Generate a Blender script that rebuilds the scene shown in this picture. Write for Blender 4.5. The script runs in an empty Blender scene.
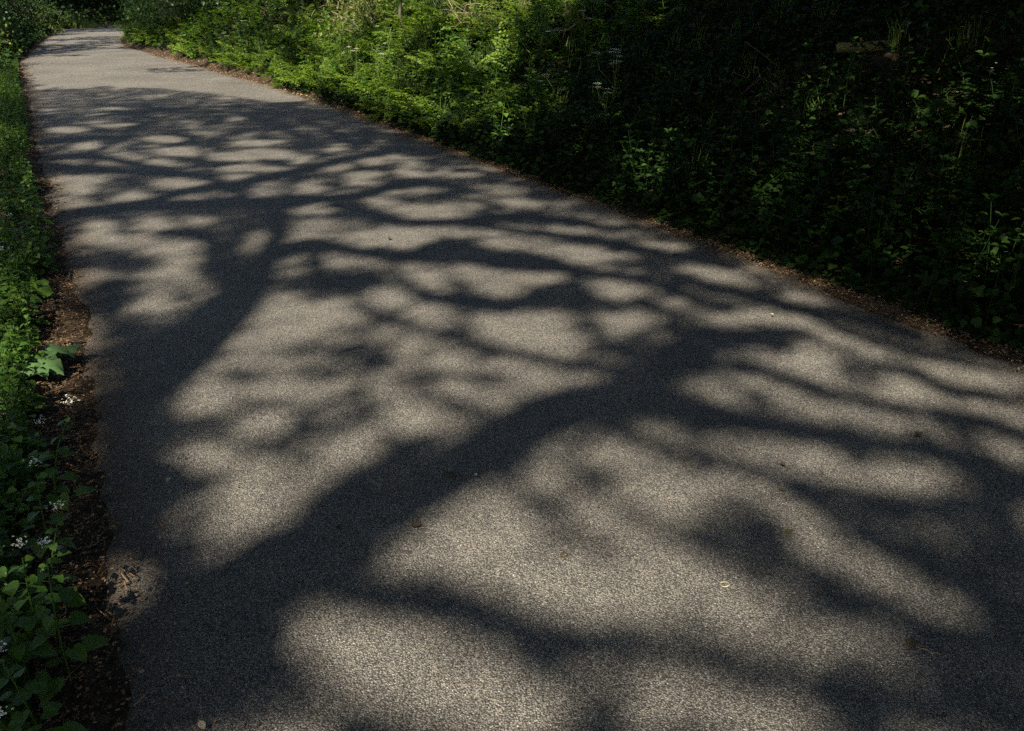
import bpy, math, random
import numpy as np
from mathutils import Vector

rng = np.random.default_rng(11)
random.seed(11)
SC = bpy.context.scene
COL = SC.collection

# ------------------------------------------------------------------ camera
CAM_H, F_PX, PITCH = 1.6, 800.0, math.radians(25.1)
cam_d = bpy.data.cameras.new("camera")
cam = bpy.data.objects.new("camera", cam_d)
COL.objects.link(cam)
cam.location = (0, 0, CAM_H)
cam.rotation_euler = (math.radians(90) - PITCH, 0, 0)
cam_d.sensor_width = 36
cam_d.lens = F_PX / 1024 * 36
cam_d.clip_start = 0.05
cam_d.clip_end = 500
SC.camera = cam

# ------------------------------------------------------------------ sky, sun, exposure
SUN_EL = math.radians(48)
H_AZ = math.radians(25)                       # heading in which shadows fall (from +Y towards +X)
HX, HY = math.sin(H_AZ), math.cos(H_AZ)
S = np.array([-HX * math.cos(SUN_EL), -HY * math.cos(SUN_EL), math.sin(SUN_EL)])   # towards the sun
world = bpy.data.worlds.new("World")
SC.world = world
world.use_nodes = True
wn = world.node_tree
bg = wn.nodes["Background"]
sky = wn.nodes.new("ShaderNodeTexSky")
sky.sky_type = 'NISHITA'
sky.sun_disc = False
sky.sun_elevation = SUN_EL
sky.sun_rotation = math.radians(180) + H_AZ
wn.links.new(sky.outputs[0], bg.inputs[0])
bg.inputs[1].default_value = 0.078
sun_d = bpy.data.lights.new("sun", 'SUN')
sun_d.energy = 5.0
sun_d.angle = math.radians(0.53)
sun_d.color = (1.0, 0.92, 0.79)
sun = bpy.data.objects.new("sun", sun_d)
COL.objects.link(sun)
sun.rotation_euler = Vector(-S).to_track_quat('-Z', 'Y').to_euler()
SC.view_settings.view_transform = 'Standard'
SC.view_settings.look = 'None'
SC.view_settings.gamma = 1
SC.view_settings.use_curve_mapping = False
SC.view_settings.exposure = 1.43
SC.cycles.max_bounces = 6
SC.cycles.diffuse_bounces = 3
SC.cycles.transmission_bounces = 4
SC.cycles.use_denoising = False

# ------------------------------------------------------------------ frames of reference
CP, SP = math.cos(PITCH), math.sin(PITCH)
def G(x, y, z=0.0):
    """pixel -> world point on the level z (used to lay out the road from the survey of its edges)"""
    x = np.asarray(x, float); y = np.asarray(y, float)
    u = x - 512; v = y - 365.5
    dy = F_PX * CP - v * SP
    dz = F_PX * SP + v * CP
    t = (CAM_H - z) / dz
    return np.stack([u * t, dy * t, np.full_like(t, z)], -1)
T_ = np.array([-math.sin(math.radians(28)), math.cos(math.radians(28))])   # along the road
N_ = np.array([T_[1], -T_[0]])                                             # to its right
def sq(p): return p[..., 0] * T_[0] + p[..., 1] * T_[1], p[..., 0] * N_[0] + p[..., 1] * N_[1]
def xy(s, q): return s * T_[0] + q * N_[0], s * T_[1] + q * N_[1]

_l = G(*np.array([(120, 731), (106, 560), (96, 430), (85, 350), (72, 280), (50, 200), (38, 150), (29, 100), (20, 62), (57, 30)], float).T)
_r = G(*np.array([(1024, 362), (900, 317), (800, 278), (700, 241), (600, 206), (500, 170), (400, 131), (300, 95), (220, 72), (170, 59), (125, 46), (119, 37)], float).T)
LS, LQ = sq(_l); RS, RQ = sq(_r)
LS = np.concatenate([[-40], LS, [48, 60, 75]]); LQ = np.concatenate([[-0.2], LQ, [2.5, 9.5, 22]])
RS = np.concatenate([[-40], RS, [44, 52, 62]]); RQ = np.concatenate([[3.8], RQ, [4.6, 9.0, 22]])
def ql(s): return np.interp(s, LS, LQ)
def qr(s): return np.interp(s, RS, RQ)

_ns = np.random.default_rng(5)
_W = _ns.normal(size=(24, 2)); _PH = _ns.uniform(0, 6.28, 24)
def wob(x, y, f):
    """cheap smooth noise, about -1..1"""
    a = 0
    for i in range(24):
        k = 0.5 + 1.2 * (i % 6) / 3
        a = a + np.sin((_W[i, 0] * x + _W[i, 1] * y) * f * k + _PH[i]) / 3.4
    return a

def terrain(x, y):
    s = x * T_[0] + y * T_[1]; q = x * N_[0] + y * N_[1]
    dl = ql(s) - q; dr = q - qr(s)
    e = np.maximum(dl, dr)                                    # distance outside the road
    z = np.interp(e, [-0.25, -0.08, 0.05, 0.2], [-0.08, -0.03, 0.006, 0.02])
    z = z + 0.012 * wob(x, y, 7.0) * np.clip((e + 0.15) / 0.2, 0, 1)
    zl = np.interp(dl, [0.45, 1.0, 2.5, 6, 14], [0, 0.12, 0.55, 0.9, 1.3])
    zr = np.interp(dr, [0.10, 0.4, 1.1, 5.2, 8, 14], [0, 0.14, 0.5, 2.5, 3.0, 3.2])
    zr = zr * np.interp(s, [18, 34], [1, 0.65])
    z = z + np.where(dl > 0, zl, 0) + np.where(dr > 0, zr, 0)
    z = z + 0.07 * wob(x, y, 1.3) * np.clip((e - 0.3) / 1.0, 0, 1)
    end = np.clip((s - 41 - 0.0 * q) / 8, 0, 1) * np.clip(np.maximum(dl, 0) / 1.0, 0, 1)
    return z + .15 * end

# ------------------------------------------------------------------ mesh building
class MB:
    def __init__(self): self.v = []; self.q = []; self.t = []; self.n = 0
    def add(self, V, Q=None, T=None):
        V = np.asarray(V, float).reshape(-1, 3)
        if Q is not None and len(Q): self.q.append(np.asarray(Q, int).reshape(-1, 4) + self.n)
        if T is not None and len(T): self.t.append(np.asarray(T, int).reshape(-1, 3) + self.n)
        self.v.append(V); self.n += len(V)
        return self
    def arr(self):
        V = np.concatenate(self.v) if self.v else np.zeros((0, 3))
        Q = np.concatenate(self.q) if self.q else np.zeros((0, 4), int)
        T = np.concatenate(self.t) if self.t else np.zeros((0, 3), int)
        return V, Q, T
    def inst(self, proto, R, P):
        """N placed copies of a small shape: R (N,3,3) rotation times scale, P (N,3)"""
        V, Q, T = proto
        n = len(P)
        if n == 0: return self
        W = np.einsum('nij,vj->nvi', R, V) + P[:, None, :]
        off = (np.arange(n) * len(V))[:, None, None]
        self.add(W.reshape(-1, 3), (Q[None] + off).reshape(-1, 4) if len(Q) else None,
                 (T[None] + off).reshape(-1, 3) if len(T) else None)
        return self
    def build(self, name, mat, parent=None, smooth=False):
        V, Q, T = self.arr()
        me = bpy.data.meshes.new(name)
        me.vertices.add(len(V)); me.vertices.foreach_set('co', V.astype(np.float32).ravel())
        loops = np.concatenate([Q.ravel(), T.ravel()])
        me.loops.add(len(loops)); me.loops.foreach_set('vertex_index', loops.astype(np.int32))
        st = np.concatenate([np.arange(len(Q)) * 4, len(Q) * 4 + np.arange(len(T)) * 3]).astype(np.int32)
        me.polygons.add(len(st)); me.polygons.foreach_set('loop_start', st)
        if smooth: me.polygons.foreach_set('use_smooth', np.ones(len(st), bool))
        me.update(calc_edges=True); me.validate()
        me.materials.append(mat)
        o = bpy.data.objects.new(name, me)
        COL.objects.link(o)
        if parent: o.parent = parent
        return o

def tube(mb, pts, rad, n=6, cap=True):
    P = np.asarray(pts, float); r = np.asarray(rad, float)
    if r.ndim == 0: r = np.full(len(P), float(r))
    D = np.gradient(P, axis=0); D /= np.linalg.norm(D, axis=1, keepdims=True) + 1e-9
    a = np.cross(D, [0.31, 0.17, 0.93]); a /= np.linalg.norm(a, axis=1, keepdims=True) + 1e-9
    b = np.cross(D, a)
    th = np.arange(n) * 2 * math.pi / n
    V = P[:, None] + r[:, None, None] * (np.cos(th)[None, :, None] * a[:, None] + np.sin(th)[None, :, None] * b[:, None])
    Q = []
    for i in range(len(P) - 1):
        for k in range(n):
            k2 = (k + 1) % n
            Q.append((i * n + k, i * n + k2, (i + 1) * n + k2, (i + 1) * n + k))
    V = V.reshape(-1, 3); T = []
    if cap:
        m = len(V); V = np.concatenate([V, P[:1], P[-1:]])
        for k in range(n):
            k2 = (k + 1) % n
            T.append((m, k2, k)); T.append((m + 1, (len(P) - 1) * n + k, (len(P) - 1) * n + k2))
    mb.add(V, Q, T)

def rot_rand(n, tilt=None):
    """random rotations; tilt limits how far +Z leans over (radians, array or number), None is any way up"""
    yaw = rng.uniform(0, 2 * math.pi, n)
    if tilt is None:
        tl = np.arccos(rng.uniform(-1, 1, n))
    else:
        tl = np.abs(rng.normal(0, 1, n)) * tilt
    ax = rng.uniform(0, 2 * math.pi, n)
    c, s_ = np.cos(yaw), np.sin(yaw); z = np.zeros(n); o = np.ones(n)
    Rz = np.stack([np.stack([c, -s_, z], -1), np.stack([s_, c, z], -1), np.stack([z, z, o], -1)], 1)
    kx, ky = np.cos(ax), np.sin(ax); ct, st = np.cos(tl), np.sin(tl); vt = 1 - ct
    Rt = np.stack([np.stack([ct + kx * kx * vt, kx * ky * vt, ky * st], -1),
                   np.stack([kx * ky * vt, ct + ky * ky * vt, -kx * st], -1),
                   np.stack([-ky * st, kx * st, ct], -1)], 1)
    return np.einsum('nij,njk->nik', Rt, Rz)

def scaled(R, s): return R * np.asarray(s)[:, None, None]

# leaf shapes, unit length along +Y, +Z up
def leaf_proto(w=0.42, droop=0.18, fold=0.12, wide=0.3):
    V = np.array([(0, 0, 0), (0, .5, fold * -.4), (0, 1, -droop),
                  (-w * .9, wide, fold), (-w * .62, .7, fold - droop * .5),
                  (w * .9, wide, fold), (w * .62, .7, fold - droop * .5)], float)
    V[1, 2] -= fold * .3
    return V, np.array([(0, 1, 4, 3), (0, 5, 6, 1)]), np.array([(1, 2, 4), (1, 6, 2)])
LEAF = leaf_proto()
HEART = (np.array([(0, 0, 0), (0, .5, -.05), (0, 1, -.2), (-.3, -.12, .05), (-.52, .3, .08), (-.3, .72, -.05),
                   (.3, -.12, .05), (.52, .3, .08), (.3, .72, -.05)], float),
         np.array([(0, 1, 4, 3), (1, 2, 5, 4), (0, 6, 7, 1), (1, 7, 8, 2)]), np.zeros((0, 3), int))
_rib = [(0, 0, 0), (0, .3, -.04), (0, .6, -.07), (0, 1, -.2)]
_hl = [(-.2, -.15, .04), (-.42, -.08, .07), (-.53, .18, .09), (-.44, .46, .04), (-.26, .74, -.05)]
def _hv():
    V = np.array(_rib + _hl + [(-x, y, z) for x, y, z in _hl], float); Q = []; T = []
    for o in (4, 9):
        t = [(0, o + 1, o), (0, o + 2, o + 1), (2, o + 4, o + 3), (2, 3, o + 4)]; q = [(0, 1, o + 3, o + 2)]
        t.append((1, 2, o + 3))
        if o == 9: t = [a[::-1] for a in t]; q = [a[::-1] for a in q]
        Q += q; T += t
    return V, np.array(Q), np.array(T)
HEART2 = _hv()
DIAMOND = (np.array([(0, 0, 0), (.32, .5, .07), (0, 1, -.08), (-.32, .5, .07)], float), np.array([(0, 1, 2, 3)]), np.zeros((0, 3), int))
BLADE = (np.array([(-.02, 0, 0), (.02, 0, 0), (-.017, .0, .45), (.019, .02, .45), (-.01, .14, .8), (.012, .14, .8), (0, .36, 1.0)], float)
         * np.array([1, 1, 1]), np.array([(0, 1, 3, 2), (2, 3, 5, 4)]), np.array([(4, 5, 6)]))

def axis_rot(yaw, pitch, roll=0.0):
    """leaf +Y pointed by yaw about Z and raised by pitch"""
    yaw = np.asarray(yaw, float); pitch = np.broadcast_to(pitch, yaw.shape); roll = np.broadcast_to(roll, yaw.shape)
    f = np.stack([np.cos(pitch) * np.cos(yaw), np.cos(pitch) * np.sin(yaw), np.sin(pitch)], -1)
    r = np.stack([np.sin(yaw), -np.cos(yaw), np.zeros_like(yaw)], -1)
    u = np.cross(r, f)
    cr, sr = np.cos(roll)[:, None], np.sin(roll)[:, None]
    r2 = r * cr + u * sr; u2 = np.cross(r2, f)
    return np.stack([r2, f, u2], -1)

# plants, each returns (V,Q,T) with its foot at the origin
def p_nettle(h=0.45, seed=0, leaf=0.075):
    g = np.random.default_rng(seed); m = MB()
    lean = g.normal(0, .12, 2)
    nn = 7
    zs = np.linspace(.18, 1, nn)
    st = [(lean[0] * t * t * h, lean[1] * t * t * h, t * h) for t in np.linspace(0, 1, 5)]
    tube(m, st, np.linspace(.0035, .0015, 5), 4, False)
    for i, z in enumerate(zs):
        yaw0 = i * math.pi / 2 + g.uniform(-.3, .3)
        c = np.array([lean[0] * z * z * h, lean[1] * z * z * h, z * h])
        k = 2 if i < nn - 1 else 4
        yaws = yaw0 + np.arange(k) * 2 * math.pi / k
        R = axis_rot(yaws, g.uniform(-.25, .45) if i < nn - 1 else .8, g.uniform(-.4, .4, k))
        L = leaf * (1.1 - .55 * z) * g.uniform(.8, 1.2, k)
        f = R[:, :, 1] * .012
        m.inst(LEAF, scaled(R, L), c + f)
    return m.arr()

def p_parsley(h=0.4, seed=0):
    g = np.random.default_rng(seed); m = MB()
    for k in range(7):
        yaw = g.uniform(0, 6.28); L = h * g.uniform(.8, 1.25)
        t = np.linspace(0, 1, 10)
        lift = g.uniform(.75, 1.25)
        cx = np.cos(yaw) * L * t * .75; cy = np.sin(yaw) * L * t * .75
        cz = L * (lift * t - .55 * t * t)
        C = np.stack([cx, cy, cz], -1)
        tube(m, C[::3], np.linspace(.003, .001, len(C[::3])), 3, False)
        for i in range(3, 10):
            w = L * .34 * (1 - (i - 3) / 7.5)
            for side in (-1, 1):
                ya = yaw + side * 1.05
                n = max(2, int(4 * (1 - (i - 3) / 9)))
                for j in range(n):
                    d = w * (j + .6) / n
                    p = C[i] + np.array([math.cos(ya) * d, math.sin(ya) * d, -d * .15])
                    yy = np.array([ya - .8, ya + .8, ya])[:3] + g.uniform(-.3, .3, 3)
                    m.inst(DIAMOND, scaled(axis_rot(yy, g.uniform(-.3, .3), g.uniform(-.5, .5, 3)), g.uniform(.020, .034, 3) * (h / .4) ** .5), np.repeat(p[None], 3, 0))
    return m.arr()

def p_grass(h=0.3, n=14, seed=0, spread=.05):
    g = np.random.default_rng(seed); m = MB()
    yaw = g.uniform(0, 6.28, n); L = h * g.uniform(.6, 1.2, n)
    c, s_ = np.cos(yaw), np.sin(yaw); z = np.zeros(n); o = np.ones(n)
    R = np.stack([np.stack([c, -s_, z], -1), np.stack([s_, c, z], -1), np.stack([z, z, o], -1)], 1)
    R = scaled(R, L); R[:, :, 0] *= g.uniform(.4, .8, n)[:, None] / L[:, None] * .3
    R[:, :, 1] *= g.uniform(.5, 1.8, n)[:, None]
    P = np.stack([g.normal(0, spread, n), g.normal(0, spread, n), z], -1)
    m.inst(BLADE, R, P)
    return m.arr()

def p_herb(h=0.3, seed=0, leaf=.07, n=12):
    """garlic mustard foliage: heart leaves on stalks up a stem"""
    g = np.random.default_rng(seed); m = MB()
    lean = g.normal(0, .15, 2)
    tube(m, [(lean[0] * t * t * h, lean[1] * t * t * h, t * h) for t in (0, .35, .7, 1)], np.linspace(.004, .0018, 4), 4, False)
    for i in range(n):
        z = (i + .6) / n
        yaw = i * 2.4 + g.uniform(-.3, .3)
        L = leaf * (1.25 - .8 * z) * g.uniform(.8, 1.2)
        stalk = L * (1.1 - .7 * z)
        c = np.array([lean[0] * z * z * h, lean[1] * z * z * h, z * h])
        e = c + np.array([math.cos(yaw) * stalk, math.sin(yaw) * stalk, stalk * .35])
        tube(m, [c, (c + e) / 2 + [0, 0, .004], e], .0012, 3, False)
        m.inst(HEART2, scaled(axis_rot(np.array([yaw]), g.uniform(-.45, .25), g.uniform(-.4, .4)), np.array([L])), e[None])
    return m.arr()

def p_bits(n, proto, size, seed):
    g = np.random.default_rng(seed)
    return g

# ------------------------------------------------------------------ materials
def new_mat(name):
    m = bpy.data.materials.new(name); m.use_nodes = True
    nt = m.node_tree
    return m, nt, nt.nodes, nt.links, nt.nodes["Principled BSDF"]
def ramp(nodes, stops):
    r = nodes.new("ShaderNodeValToRGB")
    e = r.color_ramp.elements
    e[0].position, e[0].color = stops[0][0], (*stops[0][1], 1)
    e[1].position, e[1].color = stops[-1][0], (*stops[-1][1], 1)
    for p, c in stops[1:-1]:
        k = e.new(p); k.color = (*c, 1)
    return r
def leaf_mat(name, cols, trans=0.3, rough=0.5, spec=0.3):
    m, nt, nd, ln, b = new_mat(name)
    geo = nd.new("ShaderNodeNewGeometry")
    r = ramp(nd, [(i / (len(cols) - 1), c) for i, c in enumerate(cols)])
    ln.new(geo.outputs['Random Per Island'], r.inputs[0])
    ns = nd.new("ShaderNodeTexNoise"); ns.inputs['Scale'].default_value = 60; ns.inputs['Detail'].default_value = 2
    tc = nd.new("ShaderNodeTexCoord"); ln.new(tc.outputs['Object'], ns.inputs['Vector'])
    hv = nd.new("ShaderNodeHueSaturation")
    mr = nd.new("ShaderNodeMapRange"); mr.inputs[3].default_value = .75; mr.inputs[4].default_value = 1.25
    ln.new(ns.outputs[0], mr.inputs[0]); ln.new(mr.outputs[0], hv.inputs['Value']); ln.new(r.outputs[0], hv.inputs['Color'])
    ln.new(hv.outputs[0], b.inputs['Base Color'])
    b.inputs['Roughness'].default_value = rough
    b.inputs['Specular IOR Level'].default_value = spec
    tr = nd.new("ShaderNodeBsdfTranslucent")
    h2 = nd.new("ShaderNodeHueSaturation"); h2.inputs['Saturation'].default_value = 1.15; h2.inputs['Value'].default_value = 1.3
    ln.new(hv.outputs[0], h2.inputs['Color']); ln.new(h2.outputs[0], tr.inputs[0])
    mx = nd.new("ShaderNodeMixShader"); mx.inputs[0].default_value = trans
    ln.new(b.outputs[0], mx.inputs[1]); ln.new(tr.outputs[0], mx.inputs[2])
    ln.new(mx.outputs[0], nd["Material Output"].inputs[0])
    return m
def plain_mat(name, cols, rough=.8, spec=.2, scale=20):
    m, nt, nd, ln, b = new_mat(name)
    geo = nd.new("ShaderNodeNewGeometry"); tc = nd.new("ShaderNodeTexCoord")
    ns = nd.new("ShaderNodeTexNoise"); ns.inputs['Scale'].default_value = scale; ns.inputs['Detail'].default_value = 6
    ln.new(tc.outputs['Object'], ns.inputs['Vector'])
    ad = nd.new("ShaderNodeMath"); ad.operation = 'MULTIPLY_ADD'; ad.inputs[1].default_value = .6
    sb = nd.new("ShaderNodeMath"); sb.operation = 'MULTIPLY'; sb.inputs[1].default_value = .5
    ln.new(geo.outputs['Random Per Island'], sb.inputs[0])
    ln.new(ns.outputs[0], ad.inputs[0]); ln.new(sb.outputs[0], ad.inputs[2])
    r = ramp(nd, [(.1 + .8 * i / (len(cols) - 1), c) for i, c in enumerate(cols)])
    ln.new(ad.outputs[0], r.inputs[0]); ln.new(r.outputs[0], b.inputs['Base Color'])
    b.inputs['Roughness'].default_value = rough; b.inputs['Specular IOR Level'].default_value = spec
    bp = nd.new("ShaderNodeBump"); bp.inputs['Strength'].default_value = .5; bp.inputs['Distance'].default_value = .01
    ln.new(ns.outputs[0], bp.inputs['Height']); ln.new(bp.outputs[0], b.inputs['Normal'])
    return m

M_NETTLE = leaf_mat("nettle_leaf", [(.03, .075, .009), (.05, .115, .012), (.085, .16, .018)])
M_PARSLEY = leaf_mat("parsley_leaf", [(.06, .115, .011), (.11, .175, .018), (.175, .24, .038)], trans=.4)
M_SHADELEAF = leaf_mat("shade_dark_leaf", [(.007, .018, .003), (.012, .030, .004), (.022, .050, .007)], trans=.12, rough=.65, spec=.12)  # nettle and parsley leaf darkened: the bank's shade is put into its colour
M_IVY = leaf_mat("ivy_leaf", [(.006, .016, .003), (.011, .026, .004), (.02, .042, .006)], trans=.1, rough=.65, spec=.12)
M_GRASS = leaf_mat("grass_blade", [(.05, .09, .014), (.07, .13, .02), (.14, .17, .05)])
M_HERB = leaf_mat("herb_leaf", [(.035, .085, .010), (.055, .115, .013), (.085, .15, .018)])
M_DOCK = leaf_mat("dock_leaf", [(.07, .13, .045), (.08, .15, .05)], trans=.2)
M_CROWN = leaf_mat("tree_leaf", [(.03, .07, .012), (.05, .10, .015), (.08, .13, .02)], trans=.2)
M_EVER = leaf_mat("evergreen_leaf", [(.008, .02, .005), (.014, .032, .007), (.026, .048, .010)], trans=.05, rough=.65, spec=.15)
M_WHITE = leaf_mat("white_petal", [(.66, .66, .52), (.82, .80, .68)], trans=.25)
M_STEM = plain_mat("green_stem", [(.06, .09, .03), (.10, .12, .05)])
M_BARK = plain_mat("bark", [(.035, .03, .022), (.08, .07, .05), (.13, .115, .085)], .9, .1, 14)
M_DEAD = plain_mat("dead_wood", [(.09, .07, .045), (.20, .155, .10), (.31, .25, .165)], .85, .1, 30)
M_STRAW = leaf_mat("straw_blade", [(.16, .14, .05), (.26, .22, .10), (.34, .28, .16)], trans=.2)
M_LITTER = plain_mat("leaf_litter", [(.022, .014, .008), (.125, .070, .034), (.36, .25, .14)], .8, .2, 40)
M_LEAFBROWN = plain_mat("fallen_leaf_brown", [(.03, .02, .01), (.08, .05, .02)], .7)
M_LEAFPALE = plain_mat("fallen_leaf_pale", [(.32, .27, .16), (.46, .40, .27)], .6)
M_LEAFOLIVE = plain_mat("fallen_leaf_olive", [(.035, .03, .010), (.075, .065, .02)], .6)
M_YELLOW = plain_mat("yellow_leaf", [(.28, .22, .03), (.38, .30, .04)], .6)

def soil_mat():
    m, nt, nd, ln, b = new_mat("soil")
    tc = nd.new("ShaderNodeTexCoord")
    n1 = nd.new("ShaderNodeTexNoise"); n1.inputs['Scale'].default_value = 45; n1.inputs['Detail'].default_value = 8
    n2 = nd.new("ShaderNodeTexNoise"); n2.inputs['Scale'].default_value = 3; n2.inputs['Detail'].default_value = 4
    for n in (n1, n2): ln.new(tc.outputs['Object'], n.inputs['Vector'])
    r = ramp(nd, [(.3, (.012, .009, .006)), (.5, (.034, .024, .015)), (.7, (.085, .058, .035))])
    mx = nd.new("ShaderNodeMath"); mx.operation = 'MULTIPLY_ADD'; mx.inputs[1].default_value = .35; 
    ln.new(n2.outputs[0], mx.inputs[0])
    mm = nd.new("ShaderNodeMath"); mm.operation = 'MULTIPLY'; mm.inputs[1].default_value = .68
    ln.new(n1.outputs[0], mm.inputs[0]); ln.new(mm.outputs[0], mx.inputs[2])
    ln.new(mx.outputs[0], r.inputs[0]); ln.new(r.outputs[0], b.inputs['Base Color'])
    bp = nd.new("ShaderNodeBump"); bp.inputs['Strength'].default_value = .9; bp.inputs['Distance'].default_value = .02
    ln.new(n1.outputs[0], bp.inputs['Height']); ln.new(bp.outputs[0], b.inputs['Normal'])
    b.inputs['Roughness'].default_value = .95; b.inputs['Specular IOR Level'].default_value = .1
    return m
M_SOIL = soil_mat()

def asphalt_mat():
    m, nt, nd, ln, b = new_mat("asphalt")
    tc = nd.new("ShaderNodeTexCoord")
    v1 = nd.new("ShaderNodeTexVoronoi"); v1.inputs['Scale'].default_value = 215
    v2 = nd.new("ShaderNodeTexVoronoi"); v2.inputs['Scale'].default_value = 330
    nb = nd.new("ShaderNodeTexNoise"); nb.inputs['Scale'].default_value = .9; nb.inputs['Detail'].default_value = 6
    nm = nd.new("ShaderNodeTexNoise"); nm.inputs['Scale'].default_value = 9; nm.inputs['Detail'].default_value = 5
    for n in (v1, v2, nb, nm): ln.new(tc.outputs['Object'], n.inputs['Vector'])
    sx = nd.new("ShaderNodeSeparateColor"); ln.new(v1.outputs['Color'], sx.inputs[0])
    chip = ramp(nd, [(0, (.078, .072, .062)), (.35, (.140, .129, .109)), (.75, (.225, .204, .168)), (.985, (.28, .26, .225)), (.995, (.44, .42, .37))])
    ln.new(sx.outputs[0], chip.inputs[0])
    # gaps between chips are bitumen
    gap = nd.new("ShaderNodeMapRange"); gap.inputs[1].default_value = .0022; gap.inputs[2].default_value = .0062
    gap.inputs[1].default_value = .32; gap.inputs[2].default_value = .7; gap.inputs[3].default_value = 1.06; gap.inputs[4].default_value = .36
    ln.new(v1.outputs['Distance'], gap.inputs[0])
    big = nd.new("ShaderNodeMapRange"); big.inputs[1].default_value = .3; big.inputs[2].default_value = .7; big.inputs[3].default_value = .80; big.inputs[4].default_value = 1.16
    ln.new(nb.outputs[0], big.inputs[0])
    med = nd.new("ShaderNodeMapRange"); med.inputs[1].default_value = .3; med.inputs[2].default_value = .7; med.inputs[3].default_value = .86; med.inputs[4].default_value = 1.14
    ln.new(nm.outputs[0], med.inputs[0])
    p = nd.new("ShaderNodeMath"); p.operation = 'MULTIPLY'; ln.new(gap.outputs[0], p.inputs[0]); ln.new(big.outputs[0], p.inputs[1])
    p2 = nd.new("ShaderNodeMath"); p2.operation = 'MULTIPLY'; ln.new(p.outputs[0], p2.inputs[0]); ln.new(med.outputs[0], p2.inputs[1])
    hv = nd.new("ShaderNodeHueSaturation"); ln.new(chip.outputs[0], hv.inputs['Color']); ln.new(p2.outputs[0], hv.inputs['Value'])
    # dust and soil worked into the margins
    at = nd.new("ShaderNodeAttribute"); at.attribute_name = "margin"
    ms = nd.new("ShaderNodeMath"); ms.operation = 'MULTIPLY_ADD'; ms.inputs[1].default_value = 1.0
    nn = nd.new("ShaderNodeMapRange"); nn.inputs[3].default_value = -.55; nn.inputs[4].default_value = .45
    ln.new(nm.outputs[0], nn.inputs[0]); ln.new(at.outputs['Fac'], ms.inputs[0]); ln.new(nn.outputs[0], ms.inputs[2])
    cl = nd.new("ShaderNodeClamp"); ln.new(ms.outputs[0], cl.inputs[0])
    dm = nd.new("ShaderNodeMath"); dm.operation = 'MULTIPLY'; dm.inputs[1].default_value = .75; ln.new(cl.outputs[0], dm.inputs[0])
    mx = nd.new("ShaderNodeMix"); mx.data_type = 'RGBA'; ln.new(dm.outputs[0], mx.inputs['Factor'])
    ln.new(hv.outputs[0], mx.inputs['A']); mx.inputs['B'].default_value = (.095, .068, .043, 1)
    ln.new(mx.outputs['Result'], b.inputs['Base Color'])
    b.inputs['Roughness'].default_value = .78; b.inputs['Specular IOR Level'].default_value = .3
    inv = nd.new("ShaderNodeMath"); inv.operation = 'SUBTRACT'; inv.inputs[0].default_value = 1; ln.new(v1.outputs['Distance'], inv.inputs[1])
    a2 = nd.new("ShaderNodeMath"); a2.operation = 'MULTIPLY_ADD'; a2.inputs[1].default_value = -.5; ln.new(v2.outputs['Distance'], a2.inputs[0]); ln.new(inv.outputs[0], a2.inputs[2])
    bp = nd.new("ShaderNodeBump"); bp.inputs['Strength'].default_value = 1.0; bp.inputs['Distance'].default_value = .005
    ln.new(a2.outputs[0], bp.inputs['Height']); ln.new(bp.outputs[0], b.inputs['Normal'])
    return m
M_ROAD = asphalt_mat()

# ------------------------------------------------------------------ tags
def tag(o, label=None, cat=None, group=None, kind=None):
    if label: o['label'] = label
    if cat: o['category'] = cat
    if group: o['group'] = group
    if kind: o['kind'] = kind
    return o
def empty(name, loc=(0, 0, 0), rz=0.0):
    o = bpy.data.objects.new(name, None); COL.objects.link(o)
    o.location = loc; o.rotation_euler = (0, 0, rz); o.empty_display_size = .1
    return o
def copy_tree(o, parent=None):
    c = o.copy(); COL.objects.link(c)
    if parent: c.parent = parent
    for ch in list(o.children): copy_tree(ch, c)
    return c

# ------------------------------------------------------------------ ground and road
s_ax = np.concatenate([np.arange(-30, 0.4, .5), np.arange(.4, 9, .05), np.arange(9, 20, .15), np.arange(20, 75, .5)])
def grid(s_ax, qs):
    A = np.repeat(s_ax[:, None], qs.shape[1], 1)
    X, Y = xy(A, qs)
    n, m = qs.shape
    i = np.arange(n - 1)[:, None] * m + np.arange(m - 1)[None]
    Q = np.stack([i, i + 1, i + 1 + m, i + m], -1).reshape(-1, 4)
    return X, Y, Q
off_l = np.concatenate([-np.array([60, 40, 25, 16, 11, 8, 6, 4.5, 3.4, 2.6, 2, 1.6, 1.3]), np.arange(-1.0, -.3, .06), np.arange(-.3, .15, .025), [.2, .4]])
off_r = np.concatenate([[-.4, -.2], np.arange(-.15, .4, .025), np.arange(.4, 1.2, .08), np.arange(1.2, 6, .25), [6.5, 7.2, 8, 9.5, 12, 16, 25, 40, 60]])
qs = np.concatenate([ql(s_ax)[:, None] + off_l[None], qr(s_ax)[:, None] + off_r[None]], 1)
X, Y, Q = grid(s_ax, qs)
Z = terrain(X, Y)
g = MB().add(np.stack([X, Y, Z], -1), Q).build("ground", M_SOIL, smooth=True)
tag(g, kind='structure')

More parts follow.
